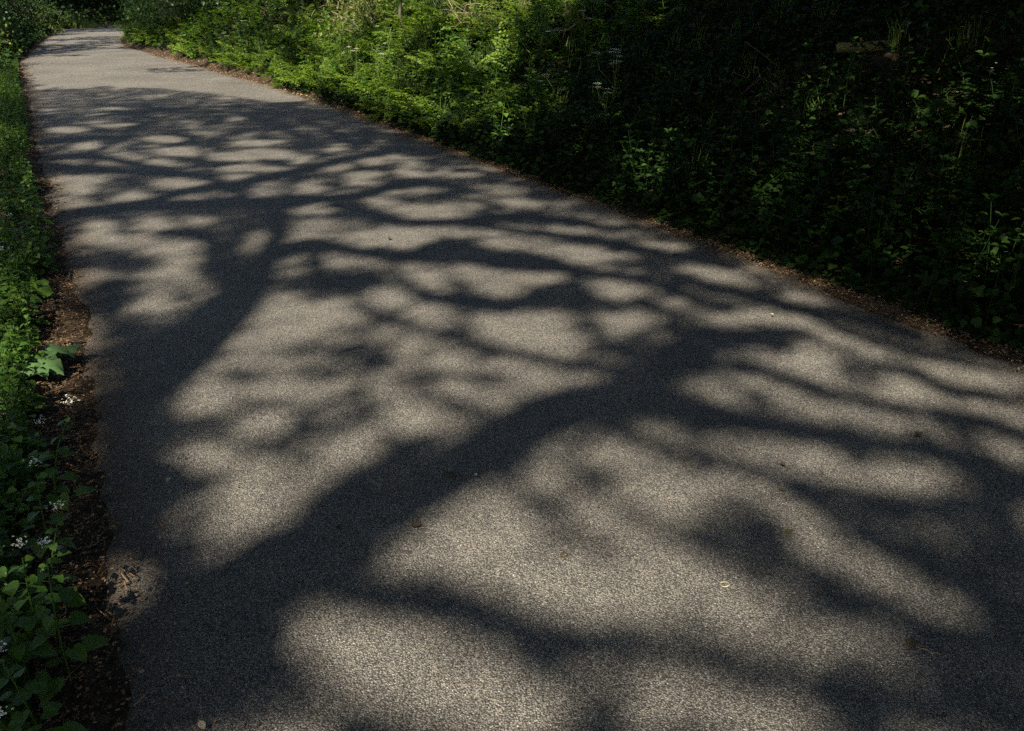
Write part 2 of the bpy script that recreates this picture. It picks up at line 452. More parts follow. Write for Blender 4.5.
fr = np.concatenate([[0, .01, .03, .06], np.linspace(.1, .9, 17), [.94, .97, .99, 1]])
el = .02 * wob(s_ax * 1.0, s_ax * 0 + 3, 5.0) + .018 * wob(s_ax, s_ax * 0 + 9, 23.0)
er = .02 * wob(s_ax * 1.0, s_ax * 0 + 31, 5.0) + .018 * wob(s_ax, s_ax * 0 + 77, 23.0)
a, b_ = ql(s_ax) - .02 + el, qr(s_ax) + .02 + er
qs = a[:, None] + (b_ - a)[:, None] * fr[None]
X, Y, Q = grid(s_ax, qs)
Z = .006 * wob(X, Y, .9) + .0
marg = np.minimum(qs - a[:, None], b_[:, None] - qs)
Z = Z - np.clip(.03 - marg, 0, .03) * .4
road = MB().add(np.stack([X, Y, Z], -1), Q).build("road", M_ROAD, smooth=True)
at = road.data.attributes.new("margin", 'FLOAT', 'POINT')
at.data.foreach_set('value', np.clip(1.0 - marg / .22, 0, 1).astype(np.float32).ravel())
tag(road, kind='structure')

# ------------------------------------------------------------------ the shade trees behind the camera
# the limbs are laid out from the shadows they throw: each stroke is a limb surveyed on the road as (x, y, width) and lifted up the sun's ray
BASE = np.array([-5.1, -6.9])
def z_of(P):
    d = (P[..., 0] - BASE[0]) * HX + (P[..., 1] - BASE[1]) * HY
    z = np.interp(d, [0, 9.6, 14.5, 19.5, 26], [10.3, 10.7, 11.6, 12.8, 13.8])
    return z + .28 * wob(P[..., 0], P[..., 1], .9)
def lift(P, dz=0.0):
    z = z_of(P) + dz
    return P + S * (z / S[2])[..., None]
_e1 = np.cross(S, [0, 0, 1.0]); _e1 /= np.linalg.norm(_e1); _e2 = np.cross(S, _e1)
def stroke3d(st):
    st = np.array(st, float)
    # resample
    d = np.concatenate([[0], np.cumsum(np.hypot(*np.diff(st[:, :2], axis=0).T))])
    n = max(4, int(d[-1] / 14))
    u = np.linspace(0, d[-1], n)
    x = np.interp(u, d, st[:, 0]); y = np.interp(u, d, st[:, 1]); w = np.interp(u, d, st[:, 2])
    for _ in range(2):
        x[1:-1] = .5 * x[1:-1] + .25 * (x[:-2] + x[2:]); y[1:-1] = .5 * y[1:-1] + .25 * (y[:-2] + y[2:])
    tx = np.gradient(x); ty = np.gradient(y); tl = np.hypot(tx, ty); nx, ny = -ty / tl, tx / tl
    P = G(x, y); A = G(x + nx * w / 2, y + ny * w / 2); B = G(x - nx * w / 2, y - ny * w / 2)
    E = A - B; Dv = np.gradient(P, axis=0)
    e = np.stack([E @ _e1, E @ _e2], -1); t = np.stack([Dv @ _e1, Dv @ _e2], -1)
    t /= np.linalg.norm(t, axis=1, keepdims=True)
    r = np.abs(e[:, 0] * t[:, 1] - e[:, 1] * t[:, 0]) / 2
    return lift(P), r
MAIN = [
 [(110,700,130),(185,625,100),(255,575,90),(330,538,72),(400,505,56),(450,475,56),(500,443,62),(540,416,58),(590,402,46),(640,400,38),(700,413,36),(760,424,28),(830,434,22),(900,447,20),(960,457,20),(1024,482,20),(1100,510,20)],
 [(205,610,64),(160,550,48),(126,500,46),(122,445,52),(142,395,66),(190,342,66),(232,300,50),(261,268,33),(280,235,22),(284,200,17)],
 [(270,565,80),(340,588,52),(400,600,46),(455,610,46),(510,626,36),(564,640,32),(630,643,28),(680,648,30),(736,670,30),(794,686,34),(850,697,40),(910,704,44),(973,708,50),(1060,715,60)],
 [(260,620,60),(291,662,26),(323,690,26),(358,719,26),(390,750,30)],
 [(480,618,24),(535,668,20),(594,710,22),(640,745,24)],
 [(560,405,40),(600,420,24),(625,434,17),(657,447,14),(692,456,14),(736,464,15),(794,482,16),(853,500,18),(885,505,20),(944,504,22),(1040,495,28)],
 [(640,402,38),(665,378,28),(684,352,32),(712,341,30),(735,336,22),(764,340,16),(790,348,10)],
 [(665,375,20),(700,362,16),(732,365,13),(776,373,14),(811,385,14),(849,397,14),(900,407,14),(973,416,18),(1030,436,18)],
 [(690,350,22),(673,315,14),(650,304,11),(638,298,7)],
 [(715,338,14),(758,328,12),(790,330,11),(815,333,7)],
 [(500,462,22),(520,492,16),(545,512,17),(580,537,15),(612,556,11)],
 [(600,430,12),(560,462,10),(604,490,10),(640,520,10),(677,541,12),(721,559,14)],
 [(350,303,9),(385,317,10),(423,332,11),(467,341,13),(502,352,13),(540,361,13),(570,367,13),(614,371,15),(660,378,18)],
 [(380,600,20),(440,590,22),(490,606,20)],
 # right side
 [(780,480,14),(850,532,26),(900,549,32),(952,576,40),(1002,605,44),(1060,635,50)],
 [(780,560,12),(830,585,18),(870,600,26),(914,624,30),(958,634,32),(1060,660,40)],
 [(930,450,20),(985,462,26),(1010,490,34),(990,530,36),(1010,570,30)],
 [(841,364,9),(885,363,9),(914,372,9),(935,387,12),(973,394,13),(1040,398,12)],
 [(890,345,7),(923,355,7),(964,363,8),(1010,372,7)],
 # fork of the left limb
 [(284,204,18),(323,199,9),(347,200,9),(373,194,8),(395,185,8),(426,181,7),(470,190,6)],
 [(284,206,16),(249,201,12),(220,204,11),(176,205,11),(132,206,12),(94,211,12),(60,217,12)],
 [(150,203,9),(170,194,8),(190,190,8),(234,186,8),(264,178,8),(300,173,8),(338,160,6),(367,156,6),(400,148,6)],
 [(284,200,12),(296,180,9),(308,167,7)],
 [(250,199,10),(215,176,7),(176,174,8),(132,172,8),(88,169,8),(44,165,9)],
 [(180,174,7),(120,160,6),(88,153,6),(44,159,7)],
 [(100,151,7),(120,141,6),(135,131,7),(145,122,6)],
 [(130,138,5),(88,137,5),(40,144,6)],
 [(300,173,7),(330,150,5),(300,135,5),(260,124,5)],
 [(215,176,5),(205,150,5),(180,130,5),(165,112,5)],
 [(367,156,5),(340,134,5),(300,118,5)],
 # right of the left limb
 [(275,255,20),(300,243,14),(323,243,15),(347,251,11),(391,254,11),(414,257,11),(437,259,10),(467,257,9),(496,265,10),(555,268,10),(600,274,9),(650,280,9),(690,298,9),(726,309,8)],
 [(410,256,9),(425,246,14),(447,243,18),(470,246,13),(499,262,8),(528,266,8)],
 [(330,205,10),(357,209,14),(382,219,7),(402,223,7),(455,222,7),(499,228,7),(545,235,6),(600,239,7),(644,250,8),(673,256,8),(740,268,7)],
 [(455,222,5),(484,218,6),(515,215,9),(540,219,10),(573,222,9),(610,230,6)],
 [(500,257,10),(540,257,14),(573,268,9)],
 [(573,240,5),(603,243,7),(632,249,7),(675,258,7)],
 [(600,262,7),(640,264,8),(665,271,9),(692,281,9),(720,288,6)],
 [(690,280,6),(740,291,10),(776,302,12),(811,312,13),(849,315,13),(893,325,12),(930,338,9)],
 [(811,312,7),(834,330,10),(864,336,11),(905,345,9)],
 [(570,268,7),(578,292,10),(593,306,12),(628,309,11),(650,300,7)],
 [(578,300,8),(572,318,11),(592,327,11),(606,345,11)],
 [(391,254,8),(400,285,9),(436,299,14),(490,306,18),(515,306,19),(542,298,9)],
 [(314,250,14),(316,285,26),(345,282,20),(368,274,22),(380,280,12)],
 [(440,335,7),(420,360,6),(410,380,8),(447,407,11),(484,418,11)],
 [(420,378,6),(470,372,9),(495,384,9)],
 [(372,362,8),(352,398,18),(380,410,10)],
 [(195,342,20),(228,320,24),(225,262,20),(215,240,14),(180,230,9),(160,232,7)],
 [(215,240,8),(195,225,7),(160,214,6)],
 [(150,390,30),(118,330,20),(100,300,22),(122,286,24),(85,290,14)],
 [(85,245,9),(115,250,8),(150,265,7)],
 [(140,450,30),(165,472,40),(185,482,24),(220,480,10)],
 [(300,560,40),(330,500,40),(380,470,26),(410,440,14)],
 [(740,494,9),(750,522,14),(790,543,13)],
 [(724,382,7),(750,392,9),(770,402,7)],
 [(60,420,30),(40,470,60),(20,560,70)],
]
# leafy sprays: (x, y, rx, ry, cover)
SPRAY = [(120,266,42,7,.65),(160,286,32,8,.6),(95,300,32,16,.7),(228,264,22,16,.75),(190,235,32,4,.55),(420,198,40,4,.75),(140,320,22,12,.5),(360,330,30,8,.45),(470,345,26,6,.45),(540,290,30,7,.5),(600,470,26,7,.4),(560,500,22,7,.35),(315,290,22,12,.75),(360,275,26,10,.7),(305,345,22,8,.6),(330,368,36,14,.5),(385,345,22,9,.5),(345,355,50,5,.5),(250,376,26,10,.75),(205,426,26,14,.8),(245,402,20,8,.5),(290,410,24,7,.5),(235,352,14,6,.4),(355,401,20,9,.75),
 (265,446,14,12,.7),(325,431,32,6,.65),(300,448,32,14,.45),(185,482,28,19,.75),(135,500,34,32,.65),(300,515,62,17,.7),(340,482,30,14,.6),(410,452,36,13,.7),(470,411,26,8,.7),(490,381,18,6,.55),
 (106,375,24,45,.75),(106,440,20,30,.8),(225,236,26,15,.7),(212,272,18,14,.6),(110,265,22,8,.4),(230,668,68,34,.85),(160,702,60,33,.65),(255,716,62,18,.5),
 (660,346,38,22,.85),(690,326,30,13,.7),(650,300,20,9,.55),(890,366,56,7,.6),(955,393,46,7,.55),(760,401,20,6,.55),(790,431,70,10,.6),(900,446,60,8,.6),(740,421,60,10,.55),
 (930,522,60,12,.5),(970,562,60,26,.65),(900,600,52,12,.55),(960,642,70,24,.75),(880,692,100,16,.65),(990,702,60,38,.85),(1002,482,28,16,.7),(712,532,40,10,.45),(762,546,40,11,.5),
 (593,305,32,9,.7),(590,328,20,7,.65),(606,349,16,7,.55),(520,306,32,8,.7),(215,602,85,46,.9),(140,640,60,32,.85),(128,530,30,30,.75),(45,650,70,95,.85),(30,500,50,60,.6),(150,420,30,50,.6),(230,690,90,40,.55),(150,700,60,60,.6),(960,560,60,35,.45),(1000,640,50,30,.6),(980,690,60,30,.6),(300,373,40,12,.35),(335,350,30,10,.3),
 (212,262,18,16,.5),(120,290,22,14,.45),(600,347,18,10,.3),(740,530,26,14,.35),(745,500,16,8,.3),(130,505,25,30,.45),(620,690,30,20,.4),(720,640,30,6,.2),
 (870,372,40,8,.3),(900,470,60,10,.22),(650,470,40,8,.15),(430,440,22,10,.5),(360,420,20,8,.35),(800,400,40,8,.2),(445,243,20,9,.6),(357,209,18,7,.6),(330,228,20,6,.4),
 (640,262,30,6,.35),(545,240,30,8,.4),(520,190,40,10,.5),(590,215,40,8,.45),(650,235,40,7,.5),(700,255,30,6,.5),(770,285,40,6,.4),(560,198,30,5,.5),(470,165,30,7,.5),
 (420,150,30,6,.6),(430,200,24,5,.35),(480,205,30,5,.35),(230,225,20,8,.5),(180,235,40,7,.35),(100,255,20,5,.4),(300,270,20,9,.5),(700,310,30,7,.35),(860,350,30,5,.3),
 (820,620,40,14,.3),(780,600,30,12,.2),(700,600,30,14,.12),(520,560,30,12,.1),(130,450,24,30,.5),(200,640,80,45,.6),(60,690,60,45,.7),(100,540,40,26,.6),(180,580,40,25,.6),(115,625,50,14,.6),(30,560,60,120,.6),(40,690,80,60,.7)]

def tree_obj(name, loc, label, group=None):
    return tag(empty(name, loc), label, 'tree', group)
wood = MB(); leaves = MB()
limbs = []
for st in MAIN:
    P, r = stroke3d(st)
    big = r.max() > .075
    # young leaves and shoots cloak the limbs, thin ones most
    cvr, wide = (.55, 1.3) if big else (.62, 1.0)
    st_ = np.array(st, float); d_ = np.concatenate([[0], np.cumsum(np.hypot(*np.diff(st_[:, :2], axis=0).T))])
    seg = np.linalg.norm(np.diff(P, axis=0), axis=1); cum = np.concatenate([[0], np.cumsum(seg)])
    area = (2 * r.mean() * wide) * cum[-1]
    n_ = int(-math.log(1 - cvr) * area / (.055 ** 2 * .155))
    u_ = rng.uniform(0, cum[-1], n_)
    c_ = np.stack([np.interp(u_, cum, P[:, a]) for a in range(3)], -1); r_ = np.interp(u_, cum, r)
    leaves.inst(DIAMOND, scaled(rot_rand(n_), rng.uniform(.7, 1.3, n_) * .055), c_ + rng.normal(0, 1, (n_, 3)) * (r_ * wide * .58)[:, None] + S * rng.normal(0, .15, n_)[:, None])
    r = r * (.92 if big else np.interp(st_[:, 1].mean(), [200, 300, 450], [.55, .65, 1.0]))
    limbs.append((P, r))
    tube(wood, P, np.maximum(r, .006), 8 if r.max() > .05 else 5)
# trunk from the ground up to the first fork
P0, r0 = limbs[0]
k = 2
foot = np.array([BASE[0], BASE[1], terrain(np.array(BASE[0]), np.array(BASE[1])) - .15])
tt = np.linspace(0, 1, 12)[:, None]
c1 = foot + np.array([-.15, .2, 4.2]); c2 = P0[0] - (P0[1] - P0[0]) * 1.2 + np.array([0, 0, -1.8])
TR = (1 - tt) ** 3 * foot + 3 * (1 - tt) ** 2 * tt * c1 + 3 * (1 - tt) * tt ** 2 * c2 + tt ** 3 * P0[0]
tube(wood, TR, np.interp(tt[:, 0], [0, .08, .3, 1], [.46, .36, .31, r0[0]]), 12)
# twigs and young leaves along the limbs
def add_twig(p, d, L, r, nleaf, lsz):
    n = 4; pts = [p]; dd = d / np.linalg.norm(d)
    for i in range(n):
        dd = dd + rng.normal(0, .22, 3); dd /= np.linalg.norm(dd); pts.append(pts[-1] + dd * L / n)
    tube(wood, pts, np.linspace(r, r * .3, n + 1), 3, False)
    if nleaf:
        pts = np.array(pts); ix = rng.integers(1, n + 1, nleaf)
        leaves.inst(DIAMOND, scaled(rot_rand(nleaf), rng.uniform(.7, 1.3, nleaf) * lsz), pts[ix] + rng.normal(0, .03, (nleaf, 3)))
    return np.array(pts)
def visible_px(P):
    """ground shadow of a point"""
    return P - S * (P[..., 2] / S[2])[..., None]
for P, r in limbs:
    L = np.linalg.norm(np.diff(P, axis=0), axis=1).sum()
    nt_ = int(L * 1.3) + 1
    for _ in range(nt_):
        i = rng.integers(0, len(P) - 1); f = rng.random()
        p = P[i] * (1 - f) + P[i + 1] * f
        tan = P[i + 1] - P[i]; tan /= np.linalg.norm(tan)
        d = tan * .9 + rng.normal(0, .55, 3)
        pts = add_twig(p, d, rng.uniform(.3, .9), rng.uniform(.005, .011), 3, .035)
        for _ in range(2):
            j = rng.integers(1, 4)
            add_twig(pts[j], pts[j + 1] - pts[j] + rng.normal(0, .05, 3), rng.uniform(.15, .4), .004, 3, .035)
allP = np.concatenate([l[0] for l in limbs])
def to_px(P):
    d = P - np.array([0, 0, CAM_H])
    zc = d[:, 1] * CP - d[:, 2] * SP; yc = d[:, 1] * SP + d[:, 2] * CP
    return 512 + F_PX * d[:, 0] / zc, 365.5 - F_PX * yc / zc

# the gaps in the twig cover, surveyed as the bright patches on the road: (x, y, rx, ry, slope in degrees)
GAPS = np.array([(252,500,40,42,0),(200,460,52,13,-5),(195,388,30,27,0),(300,325,68,23,-5),(232,352,27,13,0),(153,297,20,14,0),(177,282,25,8,0),(115,320,15,12,0),(97,273,12,6,0),
(285,385,40,16,15),(340,380,55,18,20),(285,297,20,7,0),(323,260,40,10,-3),(268,420,25,12,0),(329,400,32,11,10),(345,450,35,14,10),(532,335,54,24,5),(426,317,24,11,0),(388,297,20,7,10),
(409,276,37,10,18),(490,280,37,12,20),(620,291,23,13,0),(584,256,36,9,10),(537,276,26,7,5),(423,347,46,18,15),(452,376,50,18,20),(488,399,42,14,20),(555,376,48,13,10),(420,420,46,18,15),
(367,426,20,12,0),(367,379,25,11,10),(400,332,22,7,10),(620,323,32,16,10),(385,449,20,8,0),(600,450,48,24,15),(650,480,60,26,25),(590,520,42,30,20),(495,540,75,46,20),(564,584,60,30,25),
(397,563,24,20,0),(529,484,27,11,30),(594,508,42,28,30),(400,660,115,50,10),(480,700,90,36,8),(340,640,58,42,10),(753,620,62,34,20),(690,600,75,36,15),(640,550,60,30,20),(660,695,70,20,5),(745,716,60,16,5),
(900,584,40,11,25),(967,614,38,10,20),(997,537,20,14,20),(860,640,36,10,10),(806,366,42,20,15),(856,410,52,11,20),(929,401,42,10,12),(900,378,36,8,15),(979,372,60,11,10),(1011,442,26,12,20),
(888,451,46,10,20),(888,478,56,12,5),(988,404,26,6,5),(747,401,36,9,15),(777,395,26,11,20),(777,442,42,10,15),(753,487,42,10,20),(820,520,42,14,20),(717,274,30,8,15),(782,318,46,8,10),
(688,309,42,8,18),(732,321,30,7,10),(659,245,26,4,5),(638,333,36,12,20),(703,394,36,10,12),(752,376,26,8,20),(790,356,36,10,10),(782,397,30,10,20),(805,297,22,4,10),(858,344,32,6,10),(680,440,40,10,15),
(314,128,15,2,0),(338,149,10,2,0),(265,153,25,4,0),(309,160,14,4,0),(338,168,14,3.5,-3),(373,162,14,4,0),(402,157,15,3,0),(268,169,18,3,0),(364,176,19,3.5,0),(414,175,19,3.5,5),(361,184,15,3,0),
(306,190,18,5,0),(355,193,13,3,-3),(335,197,12,2.5,0),(268,198,18,4.5,0),(382,203,19,3.5,3),(312,209.5,22,5.5,0),(432,214.5,34,7,5),(411,193,23,4,-3),(461,207,23,4,0),(502,190,25,4.5,5),
(522,203,21,4.5,6),(314,236,24,12,-10),(408,239,30,10,5),(440,187,14,2.5,0),(484,169,17,2.5,5),(467,176,14,2.5,0),(499,242,18,5,5),(543,248,25,6,8),(528,233,32,6,10),(449,232,22,5,5),(317,263,34,8,-3),
(402,275,36,8,12),(361,239,20,8,0),(126,109,10,2,0),(187,123,14,2,0),(111,124,20,3.5,0),(67,130,20,3,0),(164,139,18,3,0),(88,146,13,3,0),(182,150.5,25,4,0),(234,156,27,4,0),(275,155,18,3.5,0),
(252,143,18,3,0),(117,158,19,5,-5),(158,161,13,3,0),(67,164,15,4,0),(246,168,21,3.5,0),(234,180,17,3.5,0),(182,184,24,5,4),(79,180,27,3.5,0),(76,189,19,5,0),(132,197.5,17,5,-4),(187,199,19,4.5,0),
(249,197.5,21,5,0),(70,203,17,5.5,-4),(211,228,23,5,0),(258,243,15,10,20),(97,243,28,9,-5),(100,228,14,8,0),(164,243,34,9,5),(205,240,13,5,0),(94,272,15,6,0),(182,225,40,8,0),(176,272,27,8,0),(190,257,22,5,0),
(600,221.5,21,3,6),(641,235,15,2.5,8),(573,232,19,3,6),(664,246,21,3.5,8),(553,248,26,5,6),(626,257,19,3,8),(591,260,19,4,5),(509,245,17,4,0),(126,580,22,16,0),(50,215,14,6,0),(60,375,20,16,0)], float)
def gap_at(px, py):
    m = np.zeros(px.shape)
    for (cx, cy, rx, ry, an) in GAPS:
        a_ = math.radians(an); u = (px - cx) * math.cos(a_) + (py - cy) * math.sin(a_); v = -(px - cx) * math.sin(a_) + (py - cy) * math.cos(a_)
        rr_ = np.sqrt((u / (rx * 1.1)) ** 2 + (v / (ry * 1.1)) ** 2)
        m = np.maximum(m, np.clip((1.18 - rr_) / .3, 0, 1))
    return m
LSZ = .065
n = 400000
s_ = rng.uniform(.0, 13.5, n); q_ = ql(s_) + rng.uniform(-.25, 4.3, n)
gx, gy = xy(s_, q_); pg = np.stack([gx, gy, np.zeros(n)], -1)
px, py = to_px(pg)
ok = (px > -60) & (px < 1080) & (py > 80) & (py < 760)
s_, pg, px, py = s_[ok], pg[ok], px[ok], py[ok]
cov = np.interp(py, [80, 120, 200, 260, 330, 450, 600, 731], [.90, .86, .81, .78, .74, .66, .58, .6])
cov = np.clip(cov + .18 * wob(pg[:, 0], pg[:, 1], 5.0) + .2 * wob(pg[:, 1], pg[:, 0], 10.0), .02, .95) * (1 - .97 * gap_at(px, py))
dens = -np.log(1 - cov) / (LSZ * LSZ * .155)           # leaves per square metre across the sun
have = n / (13.5 * 4.55) / S[2]
keep = rng.random(len(pg)) < dens / have
pg = pg[keep]
p3 = lift(pg) + S * rng.normal(0, .35, len(pg))[:, None]
leaves.inst(DIAMOND, scaled(rot_rand(len(pg)), rng.uniform(.7, 1.3, len(pg)) * LSZ), p3)
for i in rng.integers(0, len(p3), 500):
    kk = np.argmin(((allP - p3[i]) ** 2).sum(1))
    tube(wood, [allP[kk], (allP[kk] + p3[i]) / 2 + rng.normal(0, .04, 3), p3[i]], [.007, .005, .002], 3, False)
print('twig leaves', len(pg), 'density ceiling', have, dens.max())
for (x, y, rx, ry, cov) in SPRAY:
    c = G(x, y); ax = G(x + rx, y) - c; ay = (G(x, y - ry) - G(x, y + ry)) / 2
    area = math.pi * np.linalg.norm(np.cross(ax, ay)) * S[2]
    lsz = .06
    n = int(-math.log(1 - cov) * area / (lsz * lsz * .16)) + 3
    n = min(n, 6000)
    th = rng.uniform(0, 6.28, n); rr = np.sqrt(rng.random(n))
    pg = c + ax * (rr * np.cos(th))[:, None] + ay * (rr * np.sin(th))[:, None]
    pg = pg[rng.random(n) > (.9 if rx > 42 else .12) * gap_at(*to_px(pg))]; n = len(pg)
    if n < 3: continue
    p3 = lift(pg); dz = rng.normal(0, .35, n); p3 = p3 + S * dz[:, None]
    leaves.inst(DIAMOND, scaled(rot_rand(n), rng.uniform(.7, 1.3, n) * lsz), p3)
    cc = lift(c)
    kk = np.argmin(((allP - cc) ** 2).sum(1))
    for _ in range(4):
        e = p3[rng.integers(n)]
        tube(wood, [allP[kk], (allP[kk] + e) / 2 + rng.normal(0, .05, 3), e], [.008, .006, .003], 3, False)
# the leafy top of the crown, whose shadow closes the road off further up
poly_top = np.array([(28,84),(90,86),(160,88),(230,96),(300,106),(360,118),(430,142),(470,160),(440,168),(380,150),(300,133),(200,124),(100,124),(34,126)], float)
def in_poly(x, y, poly):
    c = np.zeros(x.shape, bool); j = len(poly) - 1
    for i in range(len(poly)):
        xi, yi = poly[i]; xj, yj = poly[j]
        c ^= ((yi > y) != (yj > y)) & (x < (xj - xi) * (y - yi) / (yj - yi + 1e-9) + xi)
        j = i
    return c
lo = G(28, 82); 
n = 90000
gx = rng.uniform(-9, 2, n); gy = rng.uniform(7, 17, n)
pg = np.stack([gx, gy, np.zeros(n)], -1)
px, py = to_px(pg)
fade = np.clip((132 + (px - 100) * .12 - py) / 30, 0, 1)
keep = in_poly(px, py, poly_top) & (wob(gx, gy, 2.6) + .5 * wob(gx, gy, 6) < -.35 + 1.5 * fade)
pg = pg[keep][:16000]
p3 = lift(pg) + S * rng.normal(0, .45, len(pg))[:, None]
leaves.inst(DIAMOND, scaled(rot_rand(len(pg)), rng.uniform(.06, .11, len(pg))), p3)
for i in rng.integers(0, len(p3), 140):
    d = ((allP - p3[i]) ** 2).sum(1); kk = np.argmin(d)
    tube(wood, [allP[kk], (allP[kk] + p3[i]) / 2 + rng.normal(0, .12, 3), p3[i]], [.016, .011, .004], 3, False)
n = 17000  # extra crown leaves added to shade the left verge
s_v = rng.uniform(5.5, 20, n); x_v, y_v = xy(s_v, ql(s_v) + .10 - rng.random(n) * 1.6)
k_v = wob(x_v, y_v, 2.2) > -.6
pg = np.stack([x_v, y_v, np.zeros(n)], -1)[k_v]
p3 = lift(pg, .3) + S * rng.normal(0, .4, len(pg))[:, None]
leaves.inst(DIAMOND, scaled(rot_rand(len(pg)), rng.uniform(.07, .13, len(pg))), p3)
t1 = tree_obj("shade_tree", foot, "tall spreading tree whose bare forked limbs throw the shadows over the lane")
def child_local(mb, root, name, mat, smooth=False):
    o = mb.build(name, mat, None, smooth)
    o.data.transform(__import__('mathutils').Matrix.Translation(-Vector(root.location)))
    o.parent = root
    return o
child_local(wood, t1, "trunk", M_BARK, True)
child_local(leaves, t1, "crown", M_CROWN)

# ------------------------------------------------------------------ leafy trees that shade the verges
def leaf_cloud(mb, pg_fn, n, zlo, zhi, size, keepfn=None):
    pass
FLECK = []
def hit(px, py, h=0.0):
    """the point seen at a pixel, h above the ground"""
    u, v = px - 512, py - 365.5
    d = np.array([u, F_PX * CP - v * SP, -(F_PX * SP + v * CP)]) / F_PX
    t = np.arange(.5, 70, .01)
    P = np.array([0, 0, CAM_H]) + t[:, None] * d
    b = P[:, 2] < np.maximum(terrain(P[:, 0], P[:, 1]), 0) + h
    k = np.argmax(b) if b.any() else len(t) - 1
    return P[k]
for (x, y, r) in [(1005,245,.09),(988,74,.05),(762,185,.05),(660,10,.10)]:
    FLECK.append((hit(x, y, .25), r))
def crown_tree(name, label, foot_xy, pg, zc, zs, lsz, r_trunk, mat=M_CROWN, group=None, zground=0.0):
    """a tree whose crown hangs up the sun's ray above the ground points pg"""
    fz = float(terrain(np.array(foot_xy[0]), np.array(foot_xy[1])))
    foot = np.array([foot_xy[0], foot_xy[1], fz - .1])
    z = zc + rng.normal(0, zs, len(pg))
    z = np.maximum(z, 3.0)
    p3 = pg + S * ((z - pg[:, 2]) / S[2])[:, None]
    for H, r in FLECK:
        dd = p3 - H
        dd = dd - (dd @ S)[:, None] * S
        p3 = p3[np.linalg.norm(dd, axis=1) > r + .09]
    root = tree_obj(name, foot, label, group)
    lv = MB().inst(DIAMOND, scaled(rot_rand(len(p3)), rng.uniform(.7, 1.3, len(p3)) * lsz), p3)
    wd = MB()
    c = p3.mean(0)
    top = np.array([c[0], c[1], c[2] - .3])
    t = np.linspace(0, 1, 9)[:, None]
    mid = foot + np.array([0, 0, (c[2] - fz) * .6])
    ctr = (1 - t) ** 2 * foot + 2 * (1 - t) * t * mid + t ** 2 * top
    ctr[1:-1] += rng.normal(0, .06, (7, 3))
    tube(wd, ctr, np.interp(t[:, 0], [0, .1, 1], [r_trunk * 1.4, r_trunk, r_trunk * .35]), 9)
    for i in rng.integers(0, len(p3), 30):
        j = rng.integers(4, 8); a0 = ctr[j]; e = p3[i]
        tube(wd, [a0, (a0 + e) / 2 + rng.normal(0, .2, 3), e], [r_trunk * .3, r_trunk * .18, .01], 5, False)
    child_local(wd, root, "trunk", M_BARK, True)
    child_local(lv, root, "crown", mat)
    return root
def clump_pts(s0, s1, d0, d1, n, hole=.0, side='r', z=0.3, f=1.6):
    s = rng.uniform(s0, s1, n); d = rng.uniform(d0, d1, n)
    q = qr(s) + d if side == 'r' else ql(s) - d
    if side == 'm': q = ql(s) + d
    x, y = xy(s, q)
    k = wob(x, y, f) > hole
    return np.stack([x, y, np.full(n, z)], -1)[k]
# bank shade, right: three crowns, thick, over everything from the road's edge up
def bank_pts(s0, s1, n, hole=-1.05):
    s = rng.uniform(s0, s1, n); d = rng.uniform(.12, 8.5, n) ** 1.0
    q = qr(s) + d
    x, y = xy(s, q)
    z = terrain(x, y)
    k = (wob(x, y, 1.9) > hole) & (s < 9.6 + .35 * d + .5 * wob(x, y, 3))
    return np.stack([x, y, z * .0 + np.clip(z - .1, 0, 3)], -1)[k]
crown_tree("bank_tree", "ivy clad tree on the right bank, leaning over the lane behind the viewer", xy(-8.0, 7.0), bank_pts(-5, 2.6, 16000), 10.0, 1.0, .19, .28, M_EVER)
crown_tree("bank_tree", "dense evergreen at the head of the right bank, its crown over the darkest undergrowth", xy(-5.5, 8.2), bank_pts(2.2, 6.4, 15000), 11.0, 1.0, .19, .26, M_EVER)
crown_tree("bank_tree", "dense evergreen beside the bank whose shade ends at the sunlit parsley", xy(-3.2, 9.0), bank_pts(6.0, 13.5, 17000), 12.0, 1.0, .19, .24, M_EVER)

